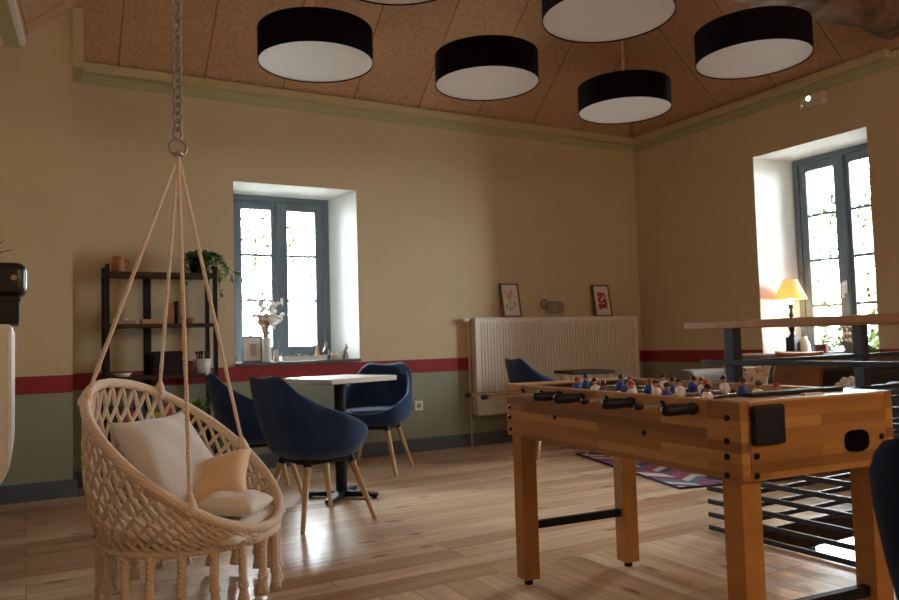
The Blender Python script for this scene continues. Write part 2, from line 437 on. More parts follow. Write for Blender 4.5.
# skirtings
bd = .022
struct(bx('baseboard_back', M_SKIRT, .272, XR, YB-bd, YB, 0, .115, bevel=.004))
struct(bx('baseboard_right', M_SKIRT, XR-bd, XR, 2.5, YB-bd, 0, .115, bevel=.004))
mb = MB(); mb.prism([(lwx(5.66)-.02, 5.68), (.272+bd, 5.68), (.272+bd, YB-bd), (.272, YB-bd), (.272, 5.68-bd+.0), (.272, 5.68-bd), (lwx(5.66), 5.68-bd)], 0, .115)
mb = MB(); mb.box(lwx(5.66), .272+bd, 5.68-bd, 5.68, 0, .115); mb.box(.272, .272+bd, 5.68, YB-bd, 0, .115)
struct(mb.build('baseboard_pier', M_SKIRT, bevel=.004))
mb = MB(); q0, q1 = Vector((lwx(5.65), 5.65)), Vector((lwx(YF), YF))
mb.prism([tuple(q0), tuple(q1), tuple(q1+LN*bd), tuple(q0+LN*bd)], 0, .115); struct(mb.build('baseboard_left', M_SKIRT))

# floor with the stairwell cut out of it
HX, HY = 2.945, 2.50
mb = MB()
mb.prism([(-1.4, YB), (XR, YB), (XR, HY), (HX, HY), (HX, YF), (-1.4, YF)], -.125, 0)
fl = mb.build('floor', [M_FLOOR, M_DKWOOD]); struct(fl)
for p in fl.data.polygons:
    if p.normal.z < .5: p.material_index = 1
struct(bx('trim_7', mat('nosing', (.34, .36, .40), .35), HX+.012, XR, HY-.02, HY, .0, .014))
# the storey below, seen down the stairwell
struct(bx('floor_lower', M_DKWOOD, -.6, XR, YF, YB, -3.0, -2.8))

# ------------------------------------------------------------------ windows
def casement(name, axis, pos, a0, a1, z0, z1, rows, outer, depth, handle=True, glass=True):
    """window set 'depth' behind the wall face pos; outer = (a0,a1,z0,z1) of the opening in the wall face"""
    P = (lambda a, d, z: Vector((a, pos+d, z))) if axis == 'Y' else (lambda a, d, z: Vector((pos+d, a, z)))
    e = bpy.data.objects.new(name, None); C.objects.link(e); e.location = P((a0+a1)/2, depth, z0); struct(e)
    off = -e.location
    Mx = Matrix.Translation(off)
    def b(mb, A0, A1, D0, D1, Z0, Z1):
        p, q = P(A0, D0, Z0), P(A1, D1, Z1)
        mb.box(min(p.x, q.x), max(p.x, q.x), min(p.y, q.y), max(p.y, q.y), Z0, Z1, Mx)
    # splayed plaster lining
    mb = MB(); o = outer; t = .0
    fo = [(o[0]+.002, o[2]+.002), (o[1]-.002, o[2]+.002), (o[1]-.002, o[3]-.003), (o[0]+.002, o[3]-.003)]; fi = [(a0, z0), (a1, z0), (a1, z1), (a0, z1)]
    for k in range(4):
        p, q, r, s_ = fo[k], fo[(k+1) % 4], fi[(k+1) % 4], fi[k]
        mb.face([mb.bm.verts.new(Mx @ P(*x)) for x in ((p[0], .002, p[1]), (q[0], .002, q[1]), (r[0], depth+.03, r[1]), (s_[0], depth+.03, s_[1]))])
    mb.build('reveal', M_REVEAL, e)
    # frame
    mb = MB(); fw = .05
    b(mb, a0-.06, a0+fw, depth, depth+.08, z0-.02, z1+.03); b(mb, a1-fw, a1+.06, depth, depth+.08, z0-.02, z1+.03)
    b(mb, a0+fw, a1-fw, depth, depth+.08, z1-fw, z1+.03); b(mb, a0+fw, a1-fw, depth, depth+.08, z0-.02, z0+.04)
    mb.build('frame', M_FRAME, e, bevel=.004)
    mid = (a0+a1)/2
    for (s0, s1) in ((a0+fw, mid-.004), (mid+.004, a1-fw)):
        mb = MB(); st = .07; g0, g1 = depth+.012, depth+.06
        zz0, zz1 = z0+.04, z1-fw
        b(mb, s0, s0+st, g0, g1, zz0, zz1); b(mb, s1-st, s1, g0, g1, zz0, zz1)
        b(mb, s0+st, s1-st, g0, g1, zz1-st, zz1); b(mb, s0+st, s1-st, g0, g1, zz0, zz0+.075)
        for k in range(1, rows):
            zc = lerp(zz0+.075, zz1-st, k/rows); b(mb, s0+st, s1-st, g0+.01, g1-.01, zc-.012, zc+.012)
        sash = mb.build('sash', M_FRAME, e, bevel=.004)
        mb = MB(); b(mb, s0+st-.004, s1-st+.004, depth+.034, depth+.038, zz0+.07, zz1-st+.004); mb.build('glass', M_GLASS, sash)
    mb = MB(); b(mb, mid-.034, mid+.034, depth-.008, depth+.013, z0+.05, z1-fw-.005); mb.build('cover_strip', M_FRAME, e, bevel=.003)
    if handle:
        hz = lerp(z0, z1, .36); hs = 1 if rows > 3 else .5
        mb = MB(); b(mb, mid-.014*hs, mid+.014*hs, depth-.022, depth-.008, hz-.06*hs, hz+.05*hs); b(mb, mid-.009*hs, mid+.009*hs, depth-.06, depth-.02, hz+.012*hs, hz+.034*hs)
        b(mb, mid-.010*hs, mid+.010*hs, depth-.062, depth-.046, hz-.10*hs, hz+.036*hs); mb.build('handle', M_CERAM, e, bevel=.004)
    # sill board
    mb = MB(); b(mb, o[0]+.0, o[1]-.0, -.03, depth+.02, o[2]-.0, o[2]+.022); mb.build('sill', M_SILL, e, bevel=.004)
    return e
casement('window_1', 'Y', YB, 1.49, 2.385, .84, 2.266, 3, W1, .48)
casement('window_2', 'X', XR, 3.54, 4.455, .66, 2.512, 4, W2, .47)
casement('window_3', 'X', XR, 2.90, 4.44, -1.70, -.35, 2, (2.84, 4.47, -1.75, -.30), .30, handle=False)
# ------------------------------------------------------------------ navy shell chairs
def shell_chair(label, loc, rz, navy=None, name='shell_armchair'):
    t = thing(name, label, 'chair', loc, rz, 'navy shell armchairs')
    navy = navy or M_NAVY
    def hgt(th):       # th: angle from the back, 0..pi
        k = abs(th)/PI
        pts = [(0, .79), (.10, .793), (.19, .806), (.235, .775), (.29, .715), (.38, .65), (.50, .595), (.64, .550), (.78, .485), (.88, .455), (1, .445)]
        for (a, b), (c, d) in zip(pts, pts[1:]):
            if k <= c:
                s = (k-a)/(c-a); return b+(d-b)*s
        return .445
    N = 48
    def plan(th, f, lean=0, sq=0.):
        # th=0 at the back (-x); superellipse plan
        c, s = -cos(th), sin(th); e = 2.6+(sq*2.6 if c < 0 else 0)
        q = (abs(c)**e+abs(s)**e)**(-1/e)
        rx = .255 if c > 0 else .27
        return c*q*rx*f-lean*max(0, cos(th)), s*q*.285*f*(1-.24*sq*max(0, cos(th))**.7)
    R = []
    for f, zz in ((.30, .345), (.62, .350), (.80, .372), (.90, .41)):
        R.append([(*plan(2*PI*k/N-PI, f), zz) for k in range(N)])
    for s in (.25, .55, .8, .96):
        row = []
        for k in range(N):
            th = 2*PI*k/N-PI; H = hgt(th); z = lerp(.43, H, s); row.append((*plan(th, .94+.06*min(1, s*1.3), .07*s, s), z))
        R.append(row)
    row = []
    for k in range(N):
        th = 2*PI*k/N-PI; row.append((*plan(th, .965, .068, 1.), hgt(th)+.002))
    R.append(row)
    for s in (.95, .7, .4, .1):
        row = []
        for k in range(N):
            th = 2*PI*k/N-PI; H = hgt(th); z = lerp(.435, H, s); row.append((*plan(th, .86+.05*s, .07*s-.005, s), z))
        R.append(row)
    R.append([(*plan(2*PI*k/N-PI, .6), .428) for k in range(N)]); R.append([(*plan(2*PI*k/N-PI, .2), .425) for k in range(N)])
    MB().rings(R).build('shell', navy, t, smooth=True)
    # seat pad
    R = []
    for f, z in ((.5, .43), (.82, .432), (.85, .45), (.80, .47), (.5, .478), (.15, .48)):
        R.append([(plan(2*PI*k/N-PI, f)[0]+.015, plan(2*PI*k/N-PI, f)[1], z) for k in range(N)])
    MB().rings(R).build('seat_pad', navy, t, smooth=True)
    MB().box(-.15, .15, -.15, .15, .325, .348).build('under_frame', M_BLACK, t, bevel=.006)
    for sx in (-1, 1):
        for sy in (-1, 1):
            g = MB().tube([(sx*.225, sy*.225, .0), (sx*.222, sy*.222, .01), (sx*.135, sy*.135, .33)], [.011, .0125, .019], 14).build('leg', M_BEECH, t, smooth=True)
            MB().tube([(sx*.138, sy*.138, .315), (sx*.130, sy*.130, .352)], .022, 12).build('bracket', M_BLACK, g)
    return t
R_ = math.radians
shell_chair('navy shell armchair nearest on the bare floor, turned side-on before the white bistro table', (1.395, 4.045, 0), R_(12))
shell_chair('navy shell armchair behind the white bistro table, facing the room below the window', (2.287, 5.293, 0), math.atan2(-.75, -.66))
shell_chair('navy shell armchair by the dark shelving unit, half hidden behind the nearest navy chair', (1.325, 4.93, 0), R_(-5))
shell_chair('navy shell armchair in front of the white radiator, beyond the football table', (3.80, 5.16, 0), R_(-10))
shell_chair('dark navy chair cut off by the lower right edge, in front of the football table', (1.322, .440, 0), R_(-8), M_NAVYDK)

# ------------------------------------------------------------------ bistro table
t = thing('bistro_table', 'small square white-topped bistro table on a black cross foot', 'table', (1.722, 4.53, 0))
rz = Matrix.Rotation(R_(17), 4, 'Z')
MB().box(-.255, .255, -.255, .255, .722, .752, rz).build('table_top', M_WHITE, t, bevel=.004)
MB().box(-.14, .14, -.14, .14, .71, .722, rz).build('mounting_plate', M_BLACK, t)
MB().tube([(0, 0, .03), (0, 0, .712)], .036, 24).build('column', M_BLACK, t, smooth=False)
mb = MB()
for k in range(4):
    a = R_(-41+90*k); d = Vector((cos(a), sin(a), 0)); n = Vector((-sin(a), cos(a), 0))
    R = []
    for s, w, z0, z1 in ((.0, .032, .012, .05), (.222, .026, .012, .034), (.234, .022, .012, .03)):
        R.append([d*s+n*w+Vector((0, 0, z0)), d*s-n*w+Vector((0, 0, z0)), d*s-n*w+Vector((0, 0, z1)), d*s+n*w+Vector((0, 0, z1))])
    mb.rings(R)
fo = mb.build('cross_foot', M_BLACK, t, bevel=.003)
for k in range(4):
    a = R_(-41+90*k); MB().tube([(.212*cos(a), .212*sin(a), 0), (.212*cos(a), .212*sin(a), .013)], .017, 12).build('glide', M_RUBBER, fo)
# dark small table beyond
t = thing('side_table', 'dark small table beside the navy armchair by the radiator', 'table', (4.30, 5.3, 0))
MB().box(-.20, .20, -.20, .20, .640, .668, Matrix.Rotation(R_(-12), 4, 'Z')).build('table_top', M_DKWOOD, t, bevel=.004)
MB().tube([(0, 0, .02), (0, 0, .641)], .022, 16).build('column', M_BLACK, t)
MB().lathe([(.17, 0), (.17, .012), (.03, .026)], 28).build('base', M_BLACK, t)

# ------------------------------------------------------------------ football table
L_, W_, H_ = 1.236, .567, .778; HB = .576
t = thing('football_table', 'pale wooden table football game with black grips and wooden legs', 'football table', (1.903, 1.916, 0), R_(-95.02))
th = .030
a1, b1 = L_/2, W_/2
for s in (-1, 1):
    p = MB().box(-a1, a1, s*b1-(th if s > 0 else 0), s*b1+(th if s < 0 else 0), HB, H_).build('side_panel', M_FOOS, t, bevel=.003)
    if s < 0:
        for (x, z) in ((-.588, .687), (-.590, .647), (-.588, .600), (-.256, .673), (.237, .665), (.573, .735), (.570, .676), (.568, .636), (.565, .588)):
            MB().lathe([(.0085, 0), (.0085, .004), (.005, .0065)], 14, Matrix.Translation((x, -b1, z)) @ Matrix.Rotation(PI/2, 4, 'X')).build('bolt', M_BOLT, p)
for s in (-1, 1):
    mb = MB(); mb.box(s*a1-(th if s > 0 else 0), s*a1+(th if s < 0 else 0), -b1+th, b1-th, HB, H_-.004)
    p = mb.build('end_panel', M_FOOSEND, t, bevel=.002)
    if s > 0:
        MB().box(a1-.001, a1+.016, -.252, -.142, .666, .767).build('score_panel', M_RUBBER, p, bevel=.008)
        # ball return mouth
        pts = []
        for k in range(32):
            a = 2*PI*k/32; q = (abs(cos(a))**3.2+abs(sin(a))**3.2)**(-1/3.2); pts.append((.046*cos(a)*q, .029*sin(a)*q))
        MB().prism(pts, 0, .004, Matrix.Translation((a1, .131, .650)) @ Matrix.Rotation(PI/2, 4, 'Z') @ Matrix.Rotation(PI/2, 4, 'X')).build('ball_return', mat('ball_hole', (.003, .002, .003), .9, spec=.05), p)
        for (y, z) in ((-.235, .640), (-.237, .590), (.231, .654)):
            MB().lathe([(.0085, 0), (.0085, .004), (.005, .0065)], 14, Matrix.Translation((a1, y, z)) @ Matrix.Rotation(PI/2, 4, 'Y')).build('bolt', M_BOLT, p)
        # post-like stiles at the two corners
    MB().box(s*a1-(.11 if s > 0 else 0), s*a1+(.11 if s < 0 else 0), -b1+th, b1-th, H_-.006, H_).build('end_shelf', mat('pale_wood', (.55, .34, .16), .35, var=.1), t)
MB().box(a1-.115, a1-.078, -.16, .19, H_, H_+.012).build('score_counter', M_RUBBER, t, bevel=.003)
mb = MB().box(a1-.045, a1-.03, -.02, .05, H_, H_+.006).build('score_slide', M_PAPERW, t)
MB().box(-a1+th, a1-th, -b1+th, b1-th, .64, .65).build('playfield', M_PLAYFIELD, t)
sl = .067
for sx in (-1, 1):
    for sy in (-1, 1):
        x0 = sx*(a1-.019)-(sl if sx > 0 else 0); y0 = sy*(b1-.012)-(sl if sy > 0 else 0)
        lg = MB().box(x0, x0+sl, y0, y0+sl, .022, .60).build('leg', mat('leg_wood', (.43, .20, .05), .4, var=.22, vscale=6), t, bevel=.003)
        MB().tube([(x0+sl/2, y0+sl/2, 0), (x0+sl/2, y0+sl/2, .024)], .017, 14).build('foot', M_RUBBER, lg)
    xm = sx*(a1-.019-sl/2)
    MB().box(xm-.012, xm+.012, -(b1-.012-sl), b1-.012-sl, .208, .238).build('stretcher', M_BLACK, t, bevel=.002)
# rods with their figures
M_PW = mat('figure_white', (.80, .76, .74), .35); M_PB = mat('figure_blue', (.02, .07, .36), .35)
M_SKIN = mat('figure_skin', (.55, .25, .15), .45); M_HAIR = mat('figure_hair', (.04, .014, .01), .4); M_HAIRR = mat('figure_hair_red', (.36, .05, .02), .4)
def figure(name, x, y, z, shirt, hair, tilt, parent):
    Mx = Matrix.Translation((x, y, z)) @ Matrix.Rotation(tilt, 4, 'Y')
    mb = MB()
    mb.mi = 0
    mb.lathe([(.009, -.012), (.012, -.004), (.014, .008), (.015, .020), (.011, .027), (.005, .030)], 14, Mx)
    for s in (-1, 1): mb.tube([Mx @ Vector((0, s*.013, .022)), Mx @ Vector((.002, s*.017, .008)), Mx @ Vector((.003, s*.015, -.004))], [.006, .005, .0045], 8)
    mb.lathe([(.008, -.035), (.010, -.012)], 10, Mx); mb.box(-.008, .014, -.011, .011, -.072, -.034, Mx)
    mb.mi = 1; mb.lathe([(.004, .029), (.009, .034), (.0105, .041), (.009, .047)], 14, Mx)
    mb.mi = 2; mb.lathe([(.0112, .042), (.0112, .047), (.008, .053), (.003, .055)], 14, Mx)
    return mb.build(name, [shirt, M_SKIN, hair], parent, smooth=True)
RZ = .752
rods = [(.458, 1, 'W', 'grip'), (.324, 2, 'W', 'stub'), (.19, 3, 'B', 'grip'), (.056, 5, 'W', 'stub'), (-.078, 5, 'B', 'grip'), (-.212, 3, 'W', 'grip'), (-.346, 2, 'B', 'long'), (-.48, 1, 'B', 'long')]
for i, (x, n, side, kind) in enumerate(rods):
    y0 = {'grip': -b1-.05, 'stub': -b1-.085, 'long': -b1-.235}[kind]
    y1 = {'grip': b1+.10, 'stub': b1+.14, 'long': b1+.05}[kind]
    rod = MB().tube([(x, y0, RZ), (x, y1, RZ)], .0065, 12).build('rod', M_STEEL, t, smooth=True)
    for s in (-1, 1):
        MB().lathe([(.014, -.005), (.014, .004), (.010, .008)], 16, Matrix.Translation((x, s*b1, RZ)) @ Matrix.Rotation(-s*PI/2, 4, 'X')).build('bushing', M_RUBBER, rod, smooth=True)
    prof = [(.010, 0), (.017, .002), (.017, .010), (.0125, .014), (.0155, .030), (.0165, .06), (.0155, .092), (.0135, .100), (.008, .104)]
    if kind == 'grip': MB().lathe(prof, 20, Matrix.Translation((x, y0+.044, RZ)) @ Matrix.Rotation(PI/2, 4, 'X')).build('grip', M_RUBBER, rod, smooth=True)
    else: MB().lathe([(.0095, 0), (.0095, .018), (.006, .022)], 14, Matrix.Translation((x, y0+.012, RZ)) @ Matrix.Rotation(PI/2, 4, 'X')).build('end_cap', M_RUBBER, rod, smooth=True)
    if kind != 'grip': MB().lathe(prof, 20, Matrix.Translation((x, y1-.06, RZ)) @ Matrix.Rotation(-PI/2, 4, 'X')).build('grip', M_RUBBER, rod, smooth=True)
    sp = {1: .2, 2: .20, 3: .155, 5: .098}[n]
    for k in range(n):
        figure('player_figure', x, (k-(n-1)/2)*sp+{0: .03, 1: -.02, 2: 0, 3: .015, 4: -.012, 5: .02, 6: -.03, 7: .0}[i], RZ, M_PW if side == 'W' else M_PB,
               M_HAIRR if (i+k) % 3 == 0 else M_HAIR, (-.25, .2, .1, -.12, .3, -.2, .15, .1)[i], rod)

# ------------------------------------------------------------------ stair railing
t = thing('stair_railing', 'dark steel stair railing with horizontal bars and a brown wooden handrail', 'railing', (2.93, 2.5, 0))
T0 = Matrix.Translation((-2.93, -2.5, 0))
for (x, y) in ((2.93, 2.5), (3.925, 2.5), (5.0, 2.5), (2.93, .75)):
    p = MB().box(x-.028, x+.028, y-.028, y+.028, 0, .976, T0).build('post', M_RAIL, t, bevel=.003)
    MB().box(x-.05, x+.05, y-.05, y+.05, 0, .008, T0).build('foot_plate', M_RAIL, p)
zs = [.017+.0625*k for k in range(11)]+[.815]
for z in zs:
    MB().box(2.891, 2.907, -1.0, 2.665, z-.011, z+.011, T0).build('rail_bar', M_RAIL, t, bevel=.003)
    MB().box(2.90, XR, 2.461, 2.477, z-.011, z+.011, T0).build('rail_bar', M_RAIL, t, bevel=.003)
MB().box(2.885, 2.955, -1.0, 2.76, .976, 1.012, T0).build('handrail', M_RAILWOOD, t, bevel=.006)
MB().box(2.955, XR, 2.465, 2.535, .976, 1.012, T0).build('handrail', M_RAILWOOD, t, bevel=.006)

# ------------------------------------------------------------------ hanging macrame chair
TH0 = -.622; D = Vector((cos(TH0), sin(TH0), 0)); Wd = Vector((-sin(TH0), cos(TH0), 0)); UP = Vector((0, 0, 1))
SC = Vector((.556, 3.090, .252)); R1, R2, PH = .322, .428, .69
Fp = R1*D+UP*.03; E_ = -cos(PH)*D+sin(PH)*UP; Cr = Fp+R2*E_
seat_pt = lambda a, r=R1: r*(cos(a)*D+sin(a)*Wd)
rim_pt = lambda a, r=R2: Cr+r*(-cos(a)*E_+sin(a)*Wd)
t = thing('hanging_chair', 'cream macrame hanging chair with knotted tassels on a steel chain', 'hanging chair', tuple(SC))
def rope_ring(f, r, n=96, wob=.0016):
    mb = MB(); pts = [f(2*PI*k/n) for k in range(n)]
    mb.tube(pts, r, 12, closed=True); return mb
rope_ring(rim_pt, .0185).build('back_ring', M_ROPE, t, smooth=True)
rope_ring(seat_pt, .0165).build('seat_ring', M_ROPE, t, smooth=True)
def net_pt(a, s, extra=0):
    S, Mm = seat_pt(a), rim_pt(a); P = S.lerp(Mm, s)
    h = (cos(a)*D+sin(a)*Wd); L = (Mm-S).length
    return P + h*(sin(PI*s)*(.022*min(1, L/.4))+extra) - UP*sin(PI*s)*.02
mb = MB(); NS = 42
for fam in (-1, 1):
    for k in range(NS):
        a0 = 2*PI*k/NS
        if abs(((a0+fam*.3+PI) % (2*PI))-PI) < .12: continue
        pts = [net_pt(a0+fam*.70*s, s, fam*.0035*cos(s*30)) for s in [j/16 for j in range(17)]]
        mb.tube(pts, .0082, 6)
mb.build('back_net', M_NET, t, smooth=True)
# woven band under the back ring and seat netting
mb = MB()
for fam in (-1, 1):
    for k in range(-8, 9):
        c = k*R1/8.6; hl = math.sqrt(max(0, R1*R1-c*c))
        ax, bx_ = (D, Wd) if fam > 0 else (Wd, D)
        pts = [ax*c+bx_*(hl*j/6)-UP*(.035*(1-(c*c+(hl*j/6)**2)/(R1*R1))+.003*fam) for j in range(-6, 7)]
        mb.tube(pts, .006, 6)
mb.build('seat_net', M_NET, t, smooth=True)
AP = Vector((.519, 3.08, 1.712))-SC
for a in (-2.50, 2.46, -1.0, 1.41):
    p = rim_pt(a); m = []
    for j in range(25):
        s = j/24; m.append(AP.lerp(p, s))
    g = MB().tube(m, [.0070+.0010*(j % 2) for j in range(25)], 10).build('suspension_rope', M_ROPE, t, smooth=True)
    d = (AP-p).normalized()
    MB().tube([p-d*.02, p+d*.0, p+d*.03, p+d*.055], [.019, .026, .018, .009], 12).build('rope_knot', M_ROPE, g, smooth=True)
# steel ring and chain
mb = MB(); mb.tube([AP+Vector((.032*cos(2*PI*k/24), 0, .03+.032*sin(2*PI*k/24))) for k in range(24)], .006, 8, closed=True)
mb.tube([AP+Vector((.012*cos(2*PI*k/24), .026*sin(2*PI*k/24), .005)) for k in range(24)], .007, 8, closed=True)
mb.build('suspension_ring', M_CHROME, t, smooth=True)
mb = MB(); ztop = ceilz(.519, 3.08)-SC.z; z = AP.z+.085; k = 0
while z < ztop+.02:
    pts = []
    for j in range(16):
        a = 2*PI*j/16; u, v = .019*cos(a), (.023 if sin(a) > 0 else -.020)*abs(sin(a))**.7
        ang = .5+k*PI/2; pts.append(Vector((AP.x+u*cos(ang), AP.y+u*sin(ang), z+v)))
    mb.tube(pts, .0062, 6, closed=True); z += .033; k += 1
mb.build('chain', M_CHROME, t, smooth=True)
MB().lathe([(.05, 0), (.05, .012)], 20, Matrix.Translation((AP.x, AP.y, ztop-.03))).build('ceiling_hook', M_CHROME, t)
# tassels
rt = random.Random(5)
NT = 19
for k in range(NT):
    a = 2*PI*(k+.3)/NT; p = seat_pt(a); ln = rt.uniform(.19, .225)
    sx, sy = rt.uniform(-.008, .008), rt.uniform(-.008, .008)
    q = lambda s: p+Vector((sx*s, sy*s, -.008-ln*s))
    mb = MB(); mb.tube([q(0), q(.08), q(.25), q(.62), q(.66), q(.72), q(.78), q(.9), q(1)], [.019, .016, .0155, .015, .020, .020, .014, .020, .023], 10)
    mb.build('tassel', M_ROPE, t, smooth=True)

def cushion(name, label, c, n, up, w, h, th, m, pinch=.10, seam=True):
    n = Vector(n).normalized(); u = Vector(up).cross(n).normalized(); v = n.cross(u)
    mb = MB(); G = 22
    rc = random.Random(sum(map(ord, label)))
    ph = [rc.uniform(0, 6) for _ in range(4)]
    def P(i, j, side):
        x, y = -1+2*i/G, -1+2*j/G
        e = max(0, (1-x**4)*(1-y**4))**.55
        px = x*w/2*(1-pinch*(1-y*y)*0-pinch*(y*y-1)*-.0-.0)
        kx = 1-pinch*(1-abs(y)**2)*abs(x)**3; ky = 1-pinch*(1-abs(x)**2)*abs(y)**3
        d = th/2*e*(1+.10*sin(3*x+ph[0])*cos(4*y+ph[1])+.05*sin(7*x+5*y+ph[2]))
        return Vector(c)+u*(x*w/2*kx)+v*(y*h/2*ky)+n*side*d
    A = [[P(i, j, 1) for i in range(G+1)] for j in range(G+1)]; B = [[P(i, j, -1) for i in range(G+1)] for j in range(G+1)]
    mb.grid(A); mb.grid(B)
    bmesh.ops.remove_doubles(mb.bm, verts=mb.bm.verts, dist=.0004)
    o = mb.build(name, m, smooth=True)
    return tag(o, label, 'cushion', None)
def at(d, w, u): return SC+D*d+Wd*w+UP*u
cushion('cushion', 'greyish white square cushion leaning against the back of the hanging chair', at(-.10, .06, .26), D*.78+UP*.52-Wd*.1, UP, .46, .42, .13, M_CUSHW)
cushion('cushion', 'peach cushion propped beside the greyish white one in the hanging chair', at(.005, .090, .145), -Wd*.50+UP*.74-D*.12, UP*1-D*.28, .40, .31, .12, M_CUSHP)
cushion('cushion', 'small puffy cream cushion at the front of the hanging chair', at(.19, -.02, .112), UP+D*.1, D, .24, .22, .075, M_CUSHC, .02)
cushion('cushion', 'flat cream seat cushion at the front of the hanging chair', at(.03, .0, .035), UP+D*.05, D, .56, .54, .085, M_CUSHC, .02)

# ------------------------------------------------------------------ pendant lamps
for (x, y, z, lab, r) in ((1.33, 3.746, 2.433, 'leftmost', .3), (2.333, 3.654, 2.434, 'second from the left, clear of the others', .3), (2.331, 2.603, 2.416, 'in the middle, cut by the top edge', .3),
                       (3.449, 3.728, 2.437, 'lowest in the picture, under the hip of the ceiling', .3), (3.465, 2.725, 2.436, 'rightmost, nearest the old beam', .3), (1.339, 2.757, 2.478, 'of which only the rim shows at the top edge', .3)):
    lt = {'leftmost': 'leftmost black drum pendant lamp with a white diffuser', 'second from the left, clear of the others': 'black drum pendant lamp in the middle of the ceiling, on a thin tan cord',
          'in the middle, cut by the top edge': 'black drum pendant lamp cut by the top edge, above the lowest lamp',
          'lowest in the picture, under the hip of the ceiling': 'lowest black drum pendant lamp, hanging before the ceiling corner',
          'rightmost, nearest the old beam': 'rightmost black drum pendant lamp, beside the old timber beam',
          'of which only the rim shows at the top edge': 'black drum pendant lamp of which only the white underside edge shows'}[lab]
    t = thing('pendant_lamp', lt, 'lamp', (x, y, z), 0, 'black drum pendants')
    mb = MB(); h = .172
    mb.lathe([(r, 0), (r, h), (r-.004, h), (r-.004, .004)], 64, None, False, False)
    mb.build('shade', M_DRUM, t, smooth=False)
    MB().lathe([(r-.004, .006), (r-.004, .010)], 64).build('diffuser', M_DIFF, t)
    cz = ceilz(x, y)-z
    MB().tube([(0, 0, .02), (0, 0, cz+.01)], .004, 8).build('cord', M_CORD, t)
    mb = MB()
    for k in range(3): a = 2*PI*k/3; mb.tube([(0, 0, h-.01), ((r-.002)*cos(a), (r-.002)*sin(a), h-.01)], .003, 6)
    mb.build('spider', M_BLACK, t)
    MB().lathe([(.05, cz-.05), (.05, cz+.03)], 20).build('ceiling_rose', M_CORD, t)

# ------------------------------------------------------------------ radiator
t = thing('radiator', 'wide cream panel radiator with ribbed front on the back wall', 'radiator', (4.53, 5.9, .27))
x0, x1, z0, z1 = 3.555, 5.510, .275, 1.165
MT = Matrix.Translation((-4.53, -5.9, -.27))
mb = MB(); P = []
nr = 56
prof = []
for k in range(nr):
    xa = lerp(x0+.03, x1-.03, k/nr); w = (x1-x0-.06)/nr
    prof += [(xa, 0), (xa+w*.55, 0), (xa+w*.66, .011), (xa+w*.89, .011)]
prof = [(x0, .0)]+prof+[(x1, .0)]
rows = [(z0, .014, 0), (z0+.02, 0, 0), (z0+.05, 0, 1), (z1-.06, 0, 1), (z1-.03, 0, 0), (z1-.008, .0, 0), (z1, .012, 0)]
mb.grid([[MT @ Vector((x, 5.895+off+d*k, z)) for x, d in prof] for z, off, k in rows])
mb.build('front_panel', M_RAD, t)
for x in (x0, x1-.004): MB().box(x, x+.004, 5.897, 5.985, z0+.01, z1-.004, MT).build('side_panel', M_RAD, t)
mb = MB().box(x0, x1, 5.905, 5.982, z1-.006, z1, MT)
mb.build('top_grille', M_RAD, t)
MB().box(x0+.01, x1-.01, 5.975, 5.985, z0+.02, z1-.02, MT).build('back_panel', M_RAD, t)
mb = MB(); mb.tube([(x0-.045, 5.945, 0.0), (x0-.045, 5.945, z1-.02), (x0-.035, 5.945, z1-.004), (x0+.01, 5.945, z1-.03)], .0095, 10)
for v in mb.bm.verts: v.co = MT @ v.co
mb.build('pipe', M_PIPE, t, smooth=True)
MB().lathe([(.013, 0), (.019, .006), (.019, .055), (.012, .062)], 16, MT @ Matrix.Translation((x0-.04, 5.945, z1-.02)) @ Matrix.Rotation(-PI/2, 4, 'Y')).build('valve', M_CERAM, t, smooth=True)
for x in (x0+.35, x1-.35): MB().box(x-.02, x+.02, 5.98, YB-.002, z0+.1, z1-.1, MT).build('wall_bracket', M_RAD, t)
# pictures leaning on the wall
def art(name, dims, m_bg, draw):
    pass
def picture(label, xc, lean, w, h, draw, rzz):
    t = thing('framed_picture', label, 'picture', (xc, 5.925, z1), rzz, 'framed prints on the radiator')
    Rt = Matrix.Rotation(-lean, 4, 'X')
    mb = MB(); f = .014
    for q in ((-w/2, -w/2+f, 0, h), (w/2-f, w/2, 0, h), (-w/2+f, w/2-f, 0, f), (-w/2+f, w/2-f, h-f, h)): mb.box(q[0], q[1], -.009, .009, q[2], q[3], Rt)
    mb.build('frame', M_FRAMEW, t)
    MB().box(-w/2+f, w/2-f, -.002, .004, f, h-f, Rt).build('print', M_PAPERW, t)
    draw(t, Rt, w, h)
def blob(t, Rt, name, m, shapes):
    mb = MB()
    for (x, z, rx, rz_, ang) in shapes:
        pts = []
        for k in range(14):
            a = 2*PI*k/14; u, v = rx*cos(a), rz_*sin(a); pts.append(Rt @ Vector((x+u*cos(ang)-v*sin(ang), -.0028, z+u*sin(ang)+v*cos(ang))))
        mb.face([mb.bm.verts.new(p) for p in pts])
    mb.build(name, m, t)
def draw1(t, Rt, w, h):
    r = random.Random(2)
    blob(t, Rt, 'print_motif', mat('ink_ochre', (.62, .40, .12), .8), [(r.uniform(-.055, .02), r.uniform(.16, .25), .022, .010, r.uniform(0, 3)) for _ in range(7)])
    blob(t, Rt, 'print_motif', mat('ink_teal', (.22, .30, .30), .8), [(r.uniform(-.05, .05), r.uniform(.07, .15), .020, .006, r.uniform(0, 3)) for _ in range(7)])
    blob(t, Rt, 'print_motif', mat('ink_rose', (.60, .25, .16), .8), [(r.uniform(-.01, .06), r.uniform(.15, .25), .014, .007, r.uniform(0, 3)) for _ in range(5)])
